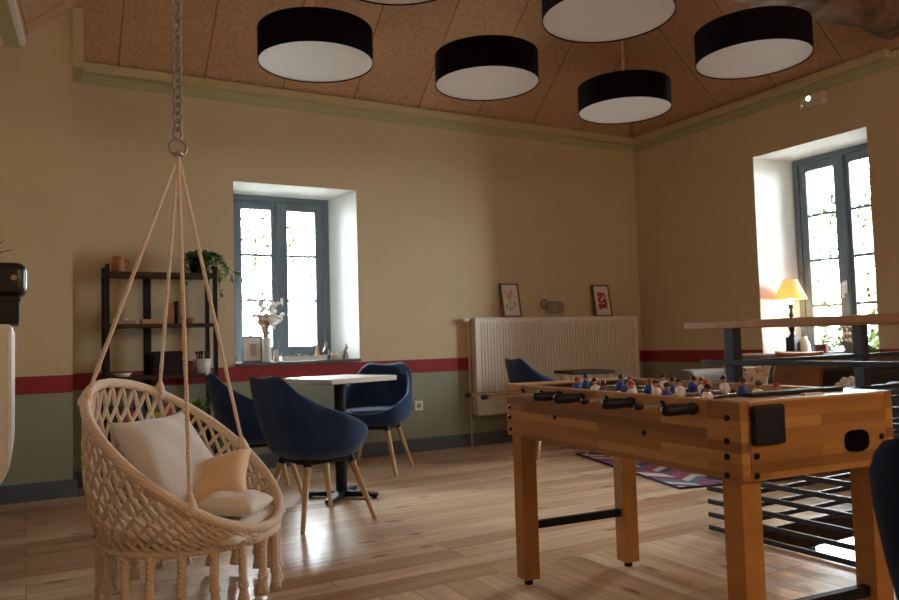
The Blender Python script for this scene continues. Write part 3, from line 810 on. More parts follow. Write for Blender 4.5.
def draw2(t, Rt, w, h):
    r = random.Random(4)
    blob(t, Rt, 'print_motif', mat('ink_red', (.42, .035, .03), .8), [(r.uniform(-.05, .05), r.uniform(.075, .24), .020, .009, r.uniform(0, 3)) for _ in range(46)])
picture('framed botanical print in ochre and grey leaning at the left end of the radiator top', 3.985, .17, .205, .325, draw1, 0)
picture('framed print of a red motif leaning at the right end of the radiator top', 5.095, .17, .215, .325, draw2, 0)
# wire animal
t = thing('wire_sculpture', 'small rusty wire animal sculpture standing between the two framed prints', 'sculpture', (4.47, 5.935, z1))
mb = MB()
for k in range(9):   # body hoops
    x = -.10+.025*k; r = .062*math.sqrt(max(.05, 1-((x)/.125)**2))
    mb.tube([(x+.02+.006*sin(5*a_), r*.55*cos(a_), .092+r*sin(a_)) for a_ in [2*PI*j/16 for j in range(16)]], .0022, 5, closed=True)
for k in range(6):
    a = 2*PI*k/6; mb.tube([(-.10+.22*s, .034*cos(a)*sin(PI*min(.97, s+.03)), .092+.062*sin(a)*sin(PI*min(.97, s+.03))) for s in [j/10 for j in range(11)]], .0022, 5)
mb.build('body', M_WIRE, t, smooth=True)
mb = MB()
for k in range(5):
    a0 = k*.62; mb.tube([(-.105+.045*cos(a_)*cos(a0), .03*cos(a_)*sin(a0), .125+.045*sin(a_)) for a_ in [2*PI*j/16 for j in range(16)]], .0025, 5, closed=True)
mb.build('head', M_WIRE, t, smooth=True)
for (x, y) in ((-.06, -.025), (-.06, .025), (.08, -.025), (.08, .025)): MB().tube([(x, y, 0), (x+.004, y, .05)], .003, 6).build('leg', M_WIRE, t)
# socket
t = thing('wall_socket', 'white wall socket low on the green wall left of the radiator', 'socket', (3.012, YB, .40))
MB().box(-.042, .042, -.012, 0, -.042, .042).build('plate', M_CERAM, t, bevel=.006)
MB().lathe([(.022, 0), (.022, .003)], 20, Matrix.Translation((0, -.0145, 0)) @ Matrix.Rotation(-PI/2, 4, 'X')).build('socket_well', mat('grey_plastic', (.3, .3, .3), .4), t)
# emergency light
t = thing('emergency_light', 'white emergency light box with a bright lamp high on the right wall', 'light', (XR, 3.873, 2.84))
MB().box(-.05, 0, -.115, .115, -.055, .055).build('housing', mat('light_box', (.62, .52, .44), .4), t, bevel=.012)
MB().lathe([(.018, 0), (.015, .006)], 18, Matrix.Translation((-.05, .025, .022)) @ Matrix.Rotation(-PI/2, 4, 'Y')).build('lamp', emis('led_white', (1, .95, .82), 6), t)
MB().lathe([(.006, 0), (.005, .003)], 12, Matrix.Translation((-.05, .085, -.022)) @ Matrix.Rotation(-PI/2, 4, 'Y')).build('indicator', emis('led_green', (.5, .8, .2), 1.5), t)

# ------------------------------------------------------------------ shelving unit
SX0, SX1, SY0, SY1 = .468, 1.215, 5.635, 5.945
t = thing('shelving_unit', 'black metal shelving unit with dark wooden shelves beside the window', 'shelf', (.84, 5.79, 0))
MT = Matrix.Translation((-.84, -5.79, 0))
for x in (SX0, SX1-.028):
    for y in (SY0, SY1-.028): MB().box(x, x+.028, y, y+.028, 0, 1.55, MT).build('upright', M_BLACK, t)
for z in (.06, .41, .775, 1.138, 1.500):
    MB().box(SX0+.002, SX1-.002, SY0+.004, SY1-.004, z-.024, z, MT).build('shelf_board', M_DKWOOD, t)
MB().box(.745, .800, SY1-.02, SY1-.008, .06, 1.478, MT).build('back_strip', M_BLACK, t)
# things on the shelves
def pot(name, label, cat, x, y, z, r0, r1, h, m, extra=None):
    t = thing(name, label, cat, (x, y, z))
    MB().lathe([(r0, 0), (r1, h), (r1-.007, h), (r1-.012, h-.02)], 28).build('pot', m, t, smooth=True)
    return t
t = thing('pottery_jug', 'small orange terracotta jug at the left end of the top shelf', 'jug', (.565, 5.78, 1.50))
MB().lathe([(.030, 0), (.044, .02), (.046, .06), (.036, .09), (.042, .115), (.034, .113), (.03, .09)], 28).build('body', M_TERRA, t, smooth=True)
MB().tube([(.04, 0, .095), (.068, 0, .09), (.07, 0, .055), (.044, 0, .04)], .006, 8).build('handle', M_TERRA, t, smooth=True)
tag(bx('book', M_PAPER, .70, .86, 5.70, 5.86, 1.50, 1.512), 'thin tan booklet lying flat on the top shelf', 'book')
def leaf_on(mb, p, d, l, w, droop=.3):
    d = Vector(d).normalized(); s = d.cross(Vector((0, 0, 1)))
    if s.length < .05: s = Vector((1, 0, 0))
    s.normalize(); u = s.cross(d)
    P = [p, p+d*l*.35+s*w*.5+u*.1*w, p+d*l*.75+s*w*.35-u*droop*l*.2, p+d*l-u*droop*l*.5, p+d*l*.75-s*w*.35-u*droop*l*.2, p+d*l*.35-s*w*.5+u*.1*w]
    mid = mb.bm.verts.new(p+d*l*.5-u*w*.12)
    V = [mb.bm.verts.new(q) for q in P]
    for i in range(6): mb.face([V[i], V[(i+1) % 6], mid])
t = pot('trailing_plant', 'trailing green plant in a black pot at the right end of the top shelf', 'plant', 1.115, 5.79, 1.50, .055, .072, .125, M_BLACK)
MB().lathe([(.055, .10), (.055, .104)], 20).build('soil', M_BARK, t)
r = random.Random(11); mb = MB(); mb2 = MB(); mbs = MB()
for k in range(26):
    a = r.uniform(0, 2*PI); d = Vector((cos(a)*.9+.25, sin(a)*.6, 0)); ln = r.uniform(.08, .22)
    pts = [Vector((0, 0, .11)), Vector((0, 0, .16))+d*ln*.4, Vector((0, 0, .14))+d*ln*.85, Vector((0, 0, .14-r.uniform(.02, .22)))+d*ln]
    pts = [p if p.y < .16 else Vector((p.x, .16, p.z)) for p in pts]
    mbs.tube(pts, .0022, 5)
    for j in range(9):
        s = r.uniform(.2, 1)*3; i = min(2, int(s)); p = pts[i].lerp(pts[i+1], s-i)
        leaf_on(mb if r.random() < .8 else mb2, p, (r.uniform(-1, 1), r.uniform(-1, .6), r.uniform(-.6, .5)), r.uniform(.035, .06), r.uniform(.025, .04))
for pts in ([(0, 0, .12), (.10, -.02, .16), (.17, -.03, .08), (.25, -.03, .03), (.31, -.02, -.0)], [(0, 0, .12), (.07, -.08, .15), (.12, -.12, .02), (.125, -.13, -.14), (.12, -.13, -.2)], [(0, 0, .12), (.10, .0, .14), (.19, -.02, .07), (.25, -.01, -.06)]):
    pts = [Vector(p) for p in pts]; mbs.tube(pts, .002, 5)
    for j in range(24):
        s = r.uniform(.15, 1)*(len(pts)-1); i = min(len(pts)-2, int(s)); p = pts[i].lerp(pts[i+1], s-i)
        leaf_on(mb2 if r.random() < .75 else mb, p, (r.uniform(-1, 1), r.uniform(-1, .4), r.uniform(-.8, .4)), r.uniform(.035, .055), r.uniform(.022, .034))
mbs.build('stems', M_LEAF, t); mb.build('foliage', M_LEAF, t); mb2.build('young_foliage', M_LEAFL, t)
# second shelf
tag(bx('book', mat('faded_rose_cover', (.34, .20, .15), .8), .50, .665, 5.68, 5.80, 1.138, 1.163, bevel=.002), 'rose brown book lying flat at the left of the second shelf', 'book')
t = thing('small_dish', 'small pale dish on the rose brown book', 'dish', (.60, 5.74, 1.163)); MB().lathe([(.012, 0), (.032, .012), (.03, .012), (.012, .004)], 20).build('bowl', M_CERAM, t, smooth=True)
tag(bx('book', M_PAPER, .705, .845, 5.67, 5.80, 1.138, 1.171, bevel=.002), 'tan paper-bound book lying flat in the middle of the second shelf', 'book')
tag(bx('wooden_block', M_OAK, .880, .930, 5.72, 5.78, 1.138, 1.290, bevel=.003), 'upright pale wooden block on the second shelf', 'block')
tag(bx('book', M_DARKBOX, .935, .955, 5.70, 5.86, 1.138, 1.30, bevel=.002), 'dark book standing upright right of the pale wooden block', 'book')
t = thing('pottery_bowl', 'small brown bowl at the right of the second shelf', 'bowl', (1.03, 5.76, 1.138)); MB().lathe([(.03, 0), (.055, .04), (.05, .04), (.028, .008)], 24).build('bowl', M_TERRA, t, smooth=True)
# third shelf
t = thing('white_dish', 'white oval dish at the left of the third shelf', 'dish', (.585, 5.74, .775)); MB().lathe([(.04, 0), (.062, .024), (.057, .024), (.04, .006)], 28).build('dish', M_CERAM, t, smooth=True)
t = thing('storage_box', 'dark card storage box on the third shelf', 'box', (.88, 5.78, .775))
MB().box(-.095, .095, -.09, .09, 0, .15).build('body', M_DARKBOX, t, bevel=.003); MB().box(-.099, .099, -.094, .094, .135, .168).build('lid', M_DARKBOX, t, bevel=.003)
tag(bx('storage_box', M_REDBOX, .990, 1.055, 5.70, 5.83, .775, .868, bevel=.003), 'red brown small box between the dark box and the white pot', 'box')
t = thing('utensil_pot', 'white pot holding dark utensils at the right of the third shelf', 'pot', (1.128, 5.75, .775))
MB().lathe([(.052, 0), (.062, .105), (.056, .105), (.048, .012)], 28).build('pot', M_CERAM, t, smooth=True)
for k, (dx, dy) in enumerate(((-.03, 0), (.0, .02), (.03, -.01), (.012, -.03), (-.012, .03))):
    MB().tube([(dx*.6, dy*.6, .02), (dx*1.3, dy*1.3, .135), (dx*1.4, dy*1.4, .16)], [.006, .006, .014], 8).build('utensil', M_DKWOOD, t, smooth=True)
# fourth shelf: games and a plant, glimpsed through the macrame
items = [(.50, .58, .16, (.03, .03, .05), 'black box'), (.585, .66, .13, (.30, .05, .04), 'red box'), (.67, .72, .19, (.05, .07, .16), 'blue box'), (.73, .83, .11, (.45, .40, .06), 'yellow green box'), (.84, .92, .15, (.28, .06, .05), 'dark red box')]
for (xa, xb, hh, c, nm) in items:
    tag(bx('game_box', mat('card_'+nm.replace(' ', '_'), c, .6), xa, xb-.004, 5.68, 5.88, .41, .41+hh, bevel=.002), nm+' standing on the fourth shelf behind the macrame', 'box', 'boxes on the fourth shelf')
t = pot('potted_plant', 'low leafy green plant at the right of the fourth shelf', 'plant', 1.09, 5.77, .41, .045, .06, .09, M_TERRA)
mb = MB(); r = random.Random(21)
for k in range(70):
    a = r.uniform(0, 2*PI); e = r.uniform(.1, 1.3); leaf_on(mb, Vector((cos(a)*.02, sin(a)*.02, .085)), (cos(a)*cos(e), sin(a)*cos(e)*.8, sin(e)), r.uniform(.07, .12), .03)
mb.build('foliage', M_LEAFL, t)

# ------------------------------------------------------------------ things on the sill of the back window
SZ = .832
t = thing('framed_photo', 'small upright framed photograph at the left of the back window sill', 'picture', (1.595, 6.13, SZ))
Rt = Matrix.Rotation(-.10, 4, 'X'); mb = MB()
for q in ((-.085, -.075, 0, .215), (.065, .085, 0, .215), (-.075, .065, 0, .012), (-.075, .065, .2, .215)): mb.box(q[0], q[1], -.008, .008, q[2], q[3], Rt)
mb.build('frame', M_FRAME, t); MB().box(-.075, .065, -.002, .003, .012, .2, Rt).build('print', M_PAPERW, t)
mb = MB(); mb.box(-.02, .03, -.004, -.002, .05, .15, Rt); mb.build('print_motif', mat('faded_pink', (.55, .36, .30), .8), t)
t = thing('flower_vase', 'white cylindrical vase of dried pampas and white flowers on the back window sill', 'vase', (1.70, 6.10, SZ))
MB().lathe([(.034, 0), (.038, .01), (.037, .19), (.035, .198), (.030, .198), (.030, .02)], 28).build('vase', M_CERAM, t, smooth=True)
mb = MB(); r = random.Random(8)
for k in range(13):
    a = r.uniform(0, 6.28); s = r.uniform(.02, .09); p1 = Vector((cos(a)*s*.7-.02, sin(a)*s*.5, r.uniform(.30, .40)))
    mb.tube([(cos(a)*.012, sin(a)*.012, .17), tuple(p1*.5+Vector((0, 0, .12))), tuple(p1)], [.003, .010, .016], 7)
mb.build('pampas', mat('pampas', (.42, .28, .15), .95), t, smooth=True)
mb = MB()
for k in range(70):
    p = Vector((r.gauss(.03, .045), r.gauss(0, .03), r.gauss(.375, .055))); q = Vector((0, 0, r.uniform(.012, .022)))
    mb.lathe([(.002, -.016), (.017, -.004), (.018, .006), (.004, .016)], 8, Matrix.Translation(p))
    if k % 2 == 0: mb.tube([(.0, 0, .19), p], .0015, 4)
mb.build('blossoms', mat('blossom', (.74, .70, .68), .8), t, smooth=True)
t = thing('figurine', 'tiny pale figurine right of the white vase', 'figurine', (1.785, 6.13, SZ))
MB().lathe([(.022, 0), (.026, .03), (.014, .055), (.019, .075), (.012, .092), (.003, .098)], 18).build('body', mat('beige_clay', (.55, .42, .33), .7), t, smooth=True)
t = thing('wooden_tray', 'long white tray on the back window sill', 'tray', (2.02, 6.15, SZ))
mb = MB(); mb.box(-.19, .19, -.06, .06, 0, .01)
for q in ((-.19, .19, -.06, -.052), (-.19, .19, .052, .06), (-.19, -.182, -.06, .06), (.182, .19, -.06, .06)): mb.box(*q, .01, .038)
mb.build('tray', M_PAPERW, t)
bott = None
for k in range(6):
    b_t = tag(bpy.data.objects.new('ink_bottle', None), 'tiny dark jar standing in the row on the white tray', 'jar', 'dark jars on the tray'); C.objects.link(b_t)
    b_t.location = (1.93+.034*k, 6.155, SZ+.01)
    MB().lathe([(.013, 0), (.013, .034), (.008, .04)], 12).build('jar', mat('dark_jar', (.06, .035, .05), .4), b_t, smooth=True)
    MB().lathe([(.010, .04), (.010, .052)], 12).build('lid', M_BOLT, b_t)
t = thing('reed_diffuser', 'clear glass bottle with a wooden stopper right of the tray', 'bottle', (2.185, 6.20, SZ+.038-.038))
t.location = (2.245, 6.21, SZ)
MB().lathe([(.030, 0), (.033, .01), (.033, .075), (.012, .10), (.012, .125), (.008, .125), (.009, .1), (.029, .072), (.029, .008)], 24).build('bottle', M_CLEAR, t, smooth=True)
MB().lathe([(.009, .12), (.013, .13), (.011, .15)], 14).build('stopper', M_OAK, t)
t = thing('wooden_cone', 'slim pale wooden cone ornament beside the clear bottle', 'ornament', (2.175, 6.235, SZ)); MB().lathe([(.026, 0), (.022, .03), (.006, .13), (.001, .135)], 18).build('cone', M_OAK, t, smooth=True)
t = thing('candle', 'short cream candle near the right end of the back window sill', 'candle', (2.285, 6.12, SZ)); MB().lathe([(.03, 0), (.03, .058), (.026, .056), (.004, .054)], 22).build('wax', mat('wax', (.72, .62, .40), .5), t, smooth=True); MB().tube([(0, 0, .05), (.002, 0, .068)], .0015, 5).build('wick', M_BOLT, t)
t = thing('animal_figurine', 'small grey standing animal figurine at the right end of the back window sill', 'figurine', (2.375, 6.10, SZ))
MB().tube([(-.02, 0, 0), (-.012, 0, .035), (-.002, 0, .07), (.006, 0, .085)], [.012, .018, .014, .008], 12).build('body', mat('grey_clay', (.30, .25, .22), .7), t, smooth=True)
MB().lathe([(.003, -.016), (.014, -.006), (.013, .008), (.004, .016)], 12, Matrix.Translation((.012, 0, .096))).build('head', MATS['grey_clay'], t, smooth=True)
MB().tube([(.022, 0, 0), (.020, 0, .035), (.006, 0, .065)], .007, 8).build('leg', MATS['grey_clay'], t, smooth=True)
for s in (-1, 1): MB().tube([(.010, s*.006, .105), (.012, s*.010, .13)], [.005, .002], 6).build('ear', MATS['grey_clay'], t)

# ------------------------------------------------------------------ right window sill: table lamp and plant
SZ2 = .653
t = thing('table_lamp', 'lit table lamp with a cream shade and dark turned stem on the right window sill', 'lamp', (5.86, 4.350, SZ2))
t.location.z = .807
MB().box(-.05, .05, -.05, .05, -.154, -.02).box(-.042, .042, -.042, .042, -.02, .10).build('base', M_BLACK, t, bevel=.006)
MB().lathe([(.036, .10), (.026, .115), (.016, .135), (.022, .15), (.030, .19), (.040, .225), (.022, .25), (.014, .275), (.024, .29), (.014, .31), (.012, .345), (.02, .352), (.02, .385), (.011, .392)], 24).build('stem', M_BLACK, t, smooth=True)
def shade_mat():
    m = bpy.data.materials.new('lit_shade'); m.use_nodes = True; nt = m.node_tree; nt.nodes.remove(nt.nodes['Principled BSDF'])
    d = nd(nt, 'ShaderNodeBsdfDiffuse'); d.inputs['Color'].default_value = (.85, .66, .42, 1); tr = nd(nt, 'ShaderNodeBsdfTranslucent'); tr.inputs['Color'].default_value = (.95, .68, .38, 1)
    mx = nd(nt, 'ShaderNodeMixShader'); mx.inputs[0].default_value = .5; nt.links.new(d.outputs[0], mx.inputs[1]); nt.links.new(tr.outputs[0], mx.inputs[2]); nt.links.new(mx.outputs[0], nt.nodes['Material Output'].inputs[0])
    return m
M_SHADE = shade_mat()
MB().lathe([(.135, .43), (.058, .605), (.056, .605), (.133, .43)], 36, None, False, False).build('shade', M_SHADE, t, smooth=True)
MB().lathe([(.012, .392), (.02, .41), (.03, .45), (.026, .48), (.008, .495)], 18).build('bulb', emis('warm_bulb', (1, .62, .28), BULB if 'BULB' in globals() else 60), t, smooth=True)
mb = MB()
for k in range(3): a = 2*PI*k/3; mb.tube([(.018*cos(a), .018*sin(a), .395), (.058*cos(a), .058*sin(a), .60)], .0015, 5)
mb.build('shade_carrier', M_BLACK, t)
t = thing('small_sign_box', 'small red brown box standing on the right window sill', 'box', (5.88, 4.09, SZ2)); MB().box(-.02, .02, -.05, .05, 0, .19).build('body', M_REDBOX, t, bevel=.003)
t = thing('ornament_jar', 'pale ceramic jar behind the table lamp base', 'jar', (5.95, 4.30, SZ2)); MB().lathe([(.04, 0), (.05, .08), (.04, .20), (.022, .225), (.024, .25), (.004, .255)], 20).build('jar', M_CERAM, t, smooth=True)
t = thing('dried_bouquet', 'dried flower bouquet in a glass jar on the right window sill', 'bouquet', (5.93, 3.875, SZ2))
MB().lathe([(.038, 0), (.042, .01), (.042, .14), (.03, .16), (.027, .16), (.038, .14), (.038, .008)], 20).build('jar', M_CLEAR, t, smooth=True)
mb = MB(); mb2 = MB(); r = random.Random(31)
for k in range(34):
    a = r.uniform(0, 6.28); s = r.uniform(.0, .10); p = Vector((cos(a)*s, sin(a)*s, r.uniform(.20, .38)))
    mb.tube([(cos(a)*.008, sin(a)*.008, .01), tuple(p*.6), tuple(p)], .0018, 5)
    mb2.lathe([(.002, -.014), (.012, 0), (.010, .008), (.002, .014)], 8, Matrix.Translation(p))
mb.build('stems', M_BARK, t); mb2.build('flower_heads', mat('dried_heads', (.52, .36, .26), .9), t, smooth=True)
t = pot('sill_plant', 'low bright green plant at the right of the right window sill', 'plant', 5.90, 3.66, SZ2, .045, .06, .11, M_TERRA)
mb = MB()
for k in range(80):
    a = r.uniform(0, 6.28); e = r.uniform(.1, 1.2); leaf_on(mb, Vector((cos(a)*.015, sin(a)*.015, .10)), (cos(a)*cos(e), sin(a)*cos(e), sin(e)*.8), r.uniform(.07, .14), .035)
mb.build('foliage', M_LEAFL, t)

# ------------------------------------------------------------------ sofa
t = thing('sofa', 'dark brown leather sofa under the right window behind the railing', 'sofa', (5.15, 3.75, 0))
MT = Matrix.Translation((-5.15, -3.75, 0)); ya, yb = 2.72, 4.62
def sb(name, m, x0, x1, y0, y1, z0, z1, bev=.05): return MB().box(x0, x1, y0, y1, z0, z1, MT).build(name, m, t, bevel=bev)
sb('base', M_LEATHER, 4.72, 5.58, ya+.02, yb-.02, .10, .30, .02)
sb('backrest', M_GREYFAB, 5.36, 5.60, ya, yb, .28, .775, .06)
sb('arm', M_LEATHER, 4.70, 5.58, ya-.02, ya+.18, .10, .62, .06); sb('arm', M_GREYFAB, 4.70, 5.58, yb-.18, yb+.02, .10, .665, .06)
for k in range(2): sb('seat_cushion', M_LEATHER, 4.70, 5.30, ya+.19+k*.765, ya+.19+(k+1)*.765-.01, .29, .45, .05)
for k in range(2): sb('back_cushion', M_LEATHER, 5.16, 5.38, ya+.19+k*.765, ya+.19+(k+1)*.765-.01, .44, .70+.02*(1-k), .07)
for x in (4.78, 5.5):
    for y in (ya+.1, yb-.1): MB().tube([(x, y, 0), (x, y, .11)], [.018, .024], 12).build('leg', M_DKWOOD, t)
for v in [o for o in bpy.data.objects if o.parent == t and o.name.startswith('leg')]:
    v.location = (-5.15, -3.75, 0)
cushion('cushion', 'large tan brown cushion standing in the middle of the dark sofa', (5.06, 3.73, .63), (-1, 0, .15), (0, 0, 1), .42, .36, .13, M_TAN, .05)
def pat_mat():
    m = mat('patterned_cotton', (.62, .48, .36), .9); nt = m.node_tree; b = nt.nodes['Principled BSDF']
    tc = nd(nt, 'ShaderNodeTexCoord'); v = nd(nt, 'ShaderNodeTexVoronoi', Scale=22.0); nt.links.new(tc.outputs['Object'], v.inputs['Vector'])
    r = nd(nt, 'ShaderNodeValToRGB'); r.color_ramp.elements[0].position = .2; r.color_ramp.elements[1].position = .35; r.color_ramp.elements[0].color = (.40, .16, .09, 1); r.color_ramp.elements[1].color = (.70, .58, .46, 1)
    nt.links.new(v.outputs['Distance'], r.inputs['Fac']); nt.links.new(r.outputs['Color'], b.inputs['Base Color']); return m
cushion('cushion', 'cream patterned cushion with pointed corners at the left end of the dark sofa', (4.93, 4.10, .565), (-.9, -.25, .28), (0, 0, 1), .40, .30, .12, pat_mat(), .16)
# crumpled white cloth
mb = MB(); r = random.Random(17); G = 18
mb.grid([[Vector((4.95+.13*(i/G-.5)*2*.8, 3.22+.14*(j/G-.5)*2, .60+.055*sin(i*.9+j*.5)*cos(j*.8)+.03*r.uniform(-1, 1)-.25*max(abs(i/G-.5), abs(j/G-.5))**2*2)) for i in range(G+1)] for j in range(G+1)])
o = mb.build('throw_cloth', M_PAPERW, smooth=True, subsurf=1); tag(o, 'crumpled white cloth lying on the right part of the dark sofa', 'cloth')
o.modifiers.new('solid', 'SOLIDIFY').thickness = .008
t = thing('storage_crate', 'dark crate under the crumpled white cloth on the sofa', 'crate', (4.95, 3.22, .45)); MB().box(-.10, .10, -.12, .12, 0, .085).build('body', M_LEATHER, t, bevel=.01)

# ------------------------------------------------------------------ rug
t = None
mb = MB(); ra = R_(-15.1)
mb.box(0, .85, 0, 1.58, 0, .010)
o = mb.build('woven_rug', rug_mat(), bevel=.003); o.location = (3.53, 3.47, 0); o.rotation_euler = (0, 0, ra)
tag(o, 'multicoloured zigzag woven rug on the wooden floor beyond the football table', 'rug')
mb = MB(); mb.tube([(0, 0, .007), (.85, 0, .007), (.85, 1.58, .007), (0, 1.58, .007)], .008, 6, closed=True); mb.build('edge_binding', mat('rug_edge', (.05, .025, .05), .9), o)

# ------------------------------------------------------------------ left edge: white wall cabinet, box, machine
CY0, CY1 = 3.0, 3.75
t = thing('wall_cabinet', 'white wall-hung cabinet with a rounded lower edge at the left picture edge', 'cabinet', (-.15, 3.3, .47))
pts = [(0, .585)]; r0 = .11; xr = -.042+.15
prof = [(-.15, .585), (xr-.01, .585), (xr, .575)]
for k in range(9): a = -k*PI/2/8*.9; prof.append((xr-r0+r0*cos(a), r0*1.4+r0*1.4*sin(a)))
prof += [(-.12, .0), (-.15, .02)]
def cab_x(x, y): return x
mb = MB(); R = []
for y in (CY0, CY1):
    wx = lwx(y)+.15
    R.append([(max(x, wx+.004) if x < 0 else x, y-3.3, z) for x, z in prof])
mb.rings(R); mb.build('body', M_WHITE, t, bevel=.006)
MB().box(-.03, .10, CY0-3.3-.006, CY0-3.3, .10, .555).build('door', M_WHITE, t, bevel=.003)
t = thing('storage_box', 'matt black box on top of the white wall cabinet', 'box', (-.115, 3.12, 1.055))
MB().box(-.10, .095, -.09, .12, 0, .088).build('body', mat('matt_black', (.014, .012, .014), .7), t, bevel=.008); MB().box(-.103, .098, -.093, .123, .078, .100).build('lid', MATS['matt_black'], t, bevel=.006)
t = thing('radio_speaker', 'rounded black radio speaker resting on the matt black box', 'speaker', (-.10, 3.12, 1.155))
MB().box(-.11, .102, -.09, .10, 0, .118).build('body', mat('gloss_black', (.02, .02, .024), .28), t, bevel=.032)
MB().lathe([(.012, 0), (.010, .008)], 16, Matrix.Translation((.062, -.09, .062)) @ Matrix.Rotation(PI/2, 4, 'X')).build('knob', M_STEEL, t)
MB().box(-.095, .03, -.093, -.089, .02, .10).build('grille', mat('grille_cloth', (.03, .03, .033), .9), t)
t = thing('dried_plant_bowl', 'brown bowl of dried leaves on top of the black speaker', 'bowl', (-.13, 3.12, 1.273))
MB().lathe([(.025, 0), (.055, .025), (.05, .025), (.02, .004)], 20).build('bowl', M_TERRA, t, smooth=True)
mb = MB(); r = random.Random(3)
for k in range(40):
    a = r.uniform(0, 6.28); e = r.uniform(0, 1.2); leaf_on(mb, Vector((0, 0, .02)), (cos(a)*cos(e), sin(a)*cos(e), sin(e)*.7), r.uniform(.05, .10), .02)
mb.build('dried_leaves', mat('dried_leaf', (.36, .17, .05), .8), t)

# ------------------------------------------------------------------ outside: ground, stone wall, trees
GZ = -2.9
struct(bx('ground', mat('bounce_gravel', (.55, .53, .48), .9, var=.15, vscale=1.5), -30, 40, -30, 45, GZ-.2, GZ))  # ground made pale to bounce daylight up into the window reveals
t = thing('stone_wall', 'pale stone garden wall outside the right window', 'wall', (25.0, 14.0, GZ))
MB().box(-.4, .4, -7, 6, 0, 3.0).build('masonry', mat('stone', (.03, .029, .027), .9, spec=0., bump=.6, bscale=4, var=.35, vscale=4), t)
def tree(label, x, y, h, rad, seed, m, n=1500, ls=.15):
    t = thing('garden_tree', label, 'tree', (x, y, GZ), 0, 'garden trees')
    r = random.Random(seed)
    MB().tube([(0, 0, 0), (.1, 0, h*.3), (.0, .1, h*.6), (.05, 0, h*.85)], [.22, .17, .12, .04], 10).build('trunk', M_BARK, t, smooth=True)
    mb = MB(); cl = [(Vector((r.gauss(0, rad*.5), r.gauss(0, rad*.5), h*r.uniform(.35, .95))), r.uniform(.35, .6)*rad) for _ in range(12)]
    for k in range(n):
        c, rr = r.choice(cl); p = c+Vector((r.gauss(0, 1), r.gauss(0, 1), r.gauss(0, .8)))*rr*.5
        leaf_on(mb, p, (r.uniform(-1, 1), r.uniform(-1, 1), r.uniform(-.8, .4)), ls*r.uniform(.6, 1.2), ls*.6)
    mb.build('foliage', m, t)
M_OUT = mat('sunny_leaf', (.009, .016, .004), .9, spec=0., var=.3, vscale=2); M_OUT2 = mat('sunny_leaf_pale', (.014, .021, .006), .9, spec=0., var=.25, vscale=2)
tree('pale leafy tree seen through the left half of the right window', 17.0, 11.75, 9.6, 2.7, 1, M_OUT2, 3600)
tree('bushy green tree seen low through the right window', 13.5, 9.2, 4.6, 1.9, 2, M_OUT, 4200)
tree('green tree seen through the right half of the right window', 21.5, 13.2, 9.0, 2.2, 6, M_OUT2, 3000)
tree('tall thin-leaved tree seen through the back window', 5.0, 17.0, 7.6, 2.4, 3, M_OUT2, 1500)

# ------------------------------------------------------------------ light
w = bpy.data.worlds.new('sky'); bpy.context.scene.world = w; w.use_nodes = True
nt = w.node_tree; bg = nt.nodes['Background']
tc = nd(nt, 'ShaderNodeTexCoord'); sx = nd(nt, 'ShaderNodeSeparateXYZ'); nt.links.new(tc.outputs['Generated'], sx.inputs[0])
rp = nd(nt, 'ShaderNodeValToRGB'); rp.color_ramp.elements[0].position = .45; rp.color_ramp.elements[1].position = .75
rp.color_ramp.elements[0].color = (.82, .92, 1.0, 1); rp.color_ramp.elements[1].color = (.87, .945, 1.0, 1)
mr = nd(nt, 'ShaderNodeMapRange'); mr.inputs['From Min'].default_value = -1; nt.links.new(sx.outputs['Z'], mr.inputs['Value']); nt.links.new(mr.outputs[0], rp.inputs['Fac'])
nt.links.new(rp.outputs['Color'], bg.inputs['Color']); bg.inputs['Strength'].default_value = 52.0
def portal(name, loc, rot, sx_, sy_):
    l = bpy.data.lights.new(name, 'AREA'); l.shape = 'RECTANGLE'; l.size = sx_; l.size_y = sy_; l.cycles.is_portal = True
    o = bpy.data.objects.new(name, l); C.objects.link(o); o.location = loc; o.rotation_euler = rot
portal('daylight_portal', (1.94, 6.60, 1.55), (-PI/2, 0, 0), .95, 1.5)
portal('daylight_portal', (6.24, 3.99, 1.66), (0, PI/2, 0), 1.75, .98)
portal('daylight_portal', (6.1, 3.66, -1.07), (0, PI/2, 0), 1.3, 1.6)

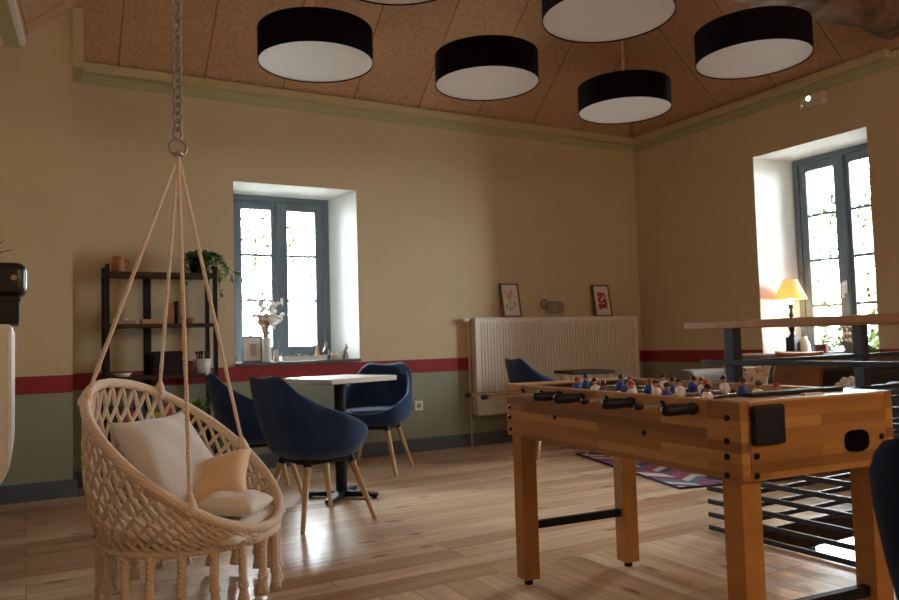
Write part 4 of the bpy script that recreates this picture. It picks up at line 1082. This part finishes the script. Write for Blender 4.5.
# warm lamps added out of view to give the room its warm light
M_ADDED_GLOBE = emis('added_globe_glow', (1, .78, .56), ADDED_GLOBE)
for i, (x, y, z, lab) in enumerate(((1.9, -1.3, 2.3, 'added warm opal globe pendant behind the camera on the left'), (3.1, -1.9, 2.3, 'added warm opal globe pendant behind the camera in the middle'), (4.4, -1.5, 2.3, 'added warm opal globe pendant over the stairwell behind the camera'))):
    t = thing('added_globe_lamp', lab, 'lamp', (x, y, z), 0, 'added globe pendants')
    MB().lathe([(.16*sin(PI*k/16)+.0005, -.16*cos(PI*k/16)) for k in range(17)], 32).build('globe', M_ADDED_GLOBE, t, smooth=True)
    MB().tube([(0, 0, .15), (0, 0, ceilz(x, y)-z)], .004, 8).build('cord', M_CORD, t)
t = thing('added_sconce', 'added warm wall sconce on the left wall beside the camera', 'lamp', (lwx(1.7)+.01, 1.7, 1.75))  # unseen sconce, added to warm the hanging chair from the left
MB().lathe([(.07, -.1), (.05, .1), (.048, .1), (.068, -.1)], 24, Matrix.Translation((.09, 0, 0)), False, False).build('shade', M_SHADE, t, smooth=True)
MB().lathe([(.01, -.05), (.028, -.02), (.028, .02), (.01, .04)], 16, Matrix.Translation((.09, 0, 0))).build('bulb', emis('added_sconce_bulb', (1, .62, .34), ADDED_SCONCE), t, smooth=True)
MB().box(0, .09, -.01, .01, -.06, -.05).build('arm', M_BLACK, t)

# ------------------------------------------------------------------ camera
f, yaw, pit, rol = 758.722, R_(29.195), R_(3.17), R_(-1.656)
fw = Vector((sin(yaw)*cos(pit), cos(yaw)*cos(pit), sin(pit))); r0 = Vector((cos(yaw), -sin(yaw), 0)); u0 = r0.cross(fw)
rv = r0*cos(rol)+u0*sin(rol); uv = -r0*sin(rol)+u0*cos(rol)
cam = bpy.data.cameras.new('camera'); cam.sensor_width = 36; cam.lens = 36*f/899; cam.clip_start = .05
cam.dof.use_dof = True; cam.dof.focus_distance = 2.6; cam.dof.aperture_fstop = 5.6
co = bpy.data.objects.new('camera', cam); C.objects.link(co)
Mc = Matrix((rv, uv, -fw)).transposed().to_4x4(); Mc.translation = (0, 0, .95); co.matrix_world = Mc
sc = bpy.context.scene; sc.camera = co
sc.view_settings.view_transform = 'Standard'; sc.view_settings.look = 'None'; sc.view_settings.gamma = 1; sc.view_settings.use_curve_mapping = False
sc.view_settings.exposure = .45
sc.cycles.use_denoising = True
sc.cycles.max_bounces = 10; sc.cycles.diffuse_bounces = 6
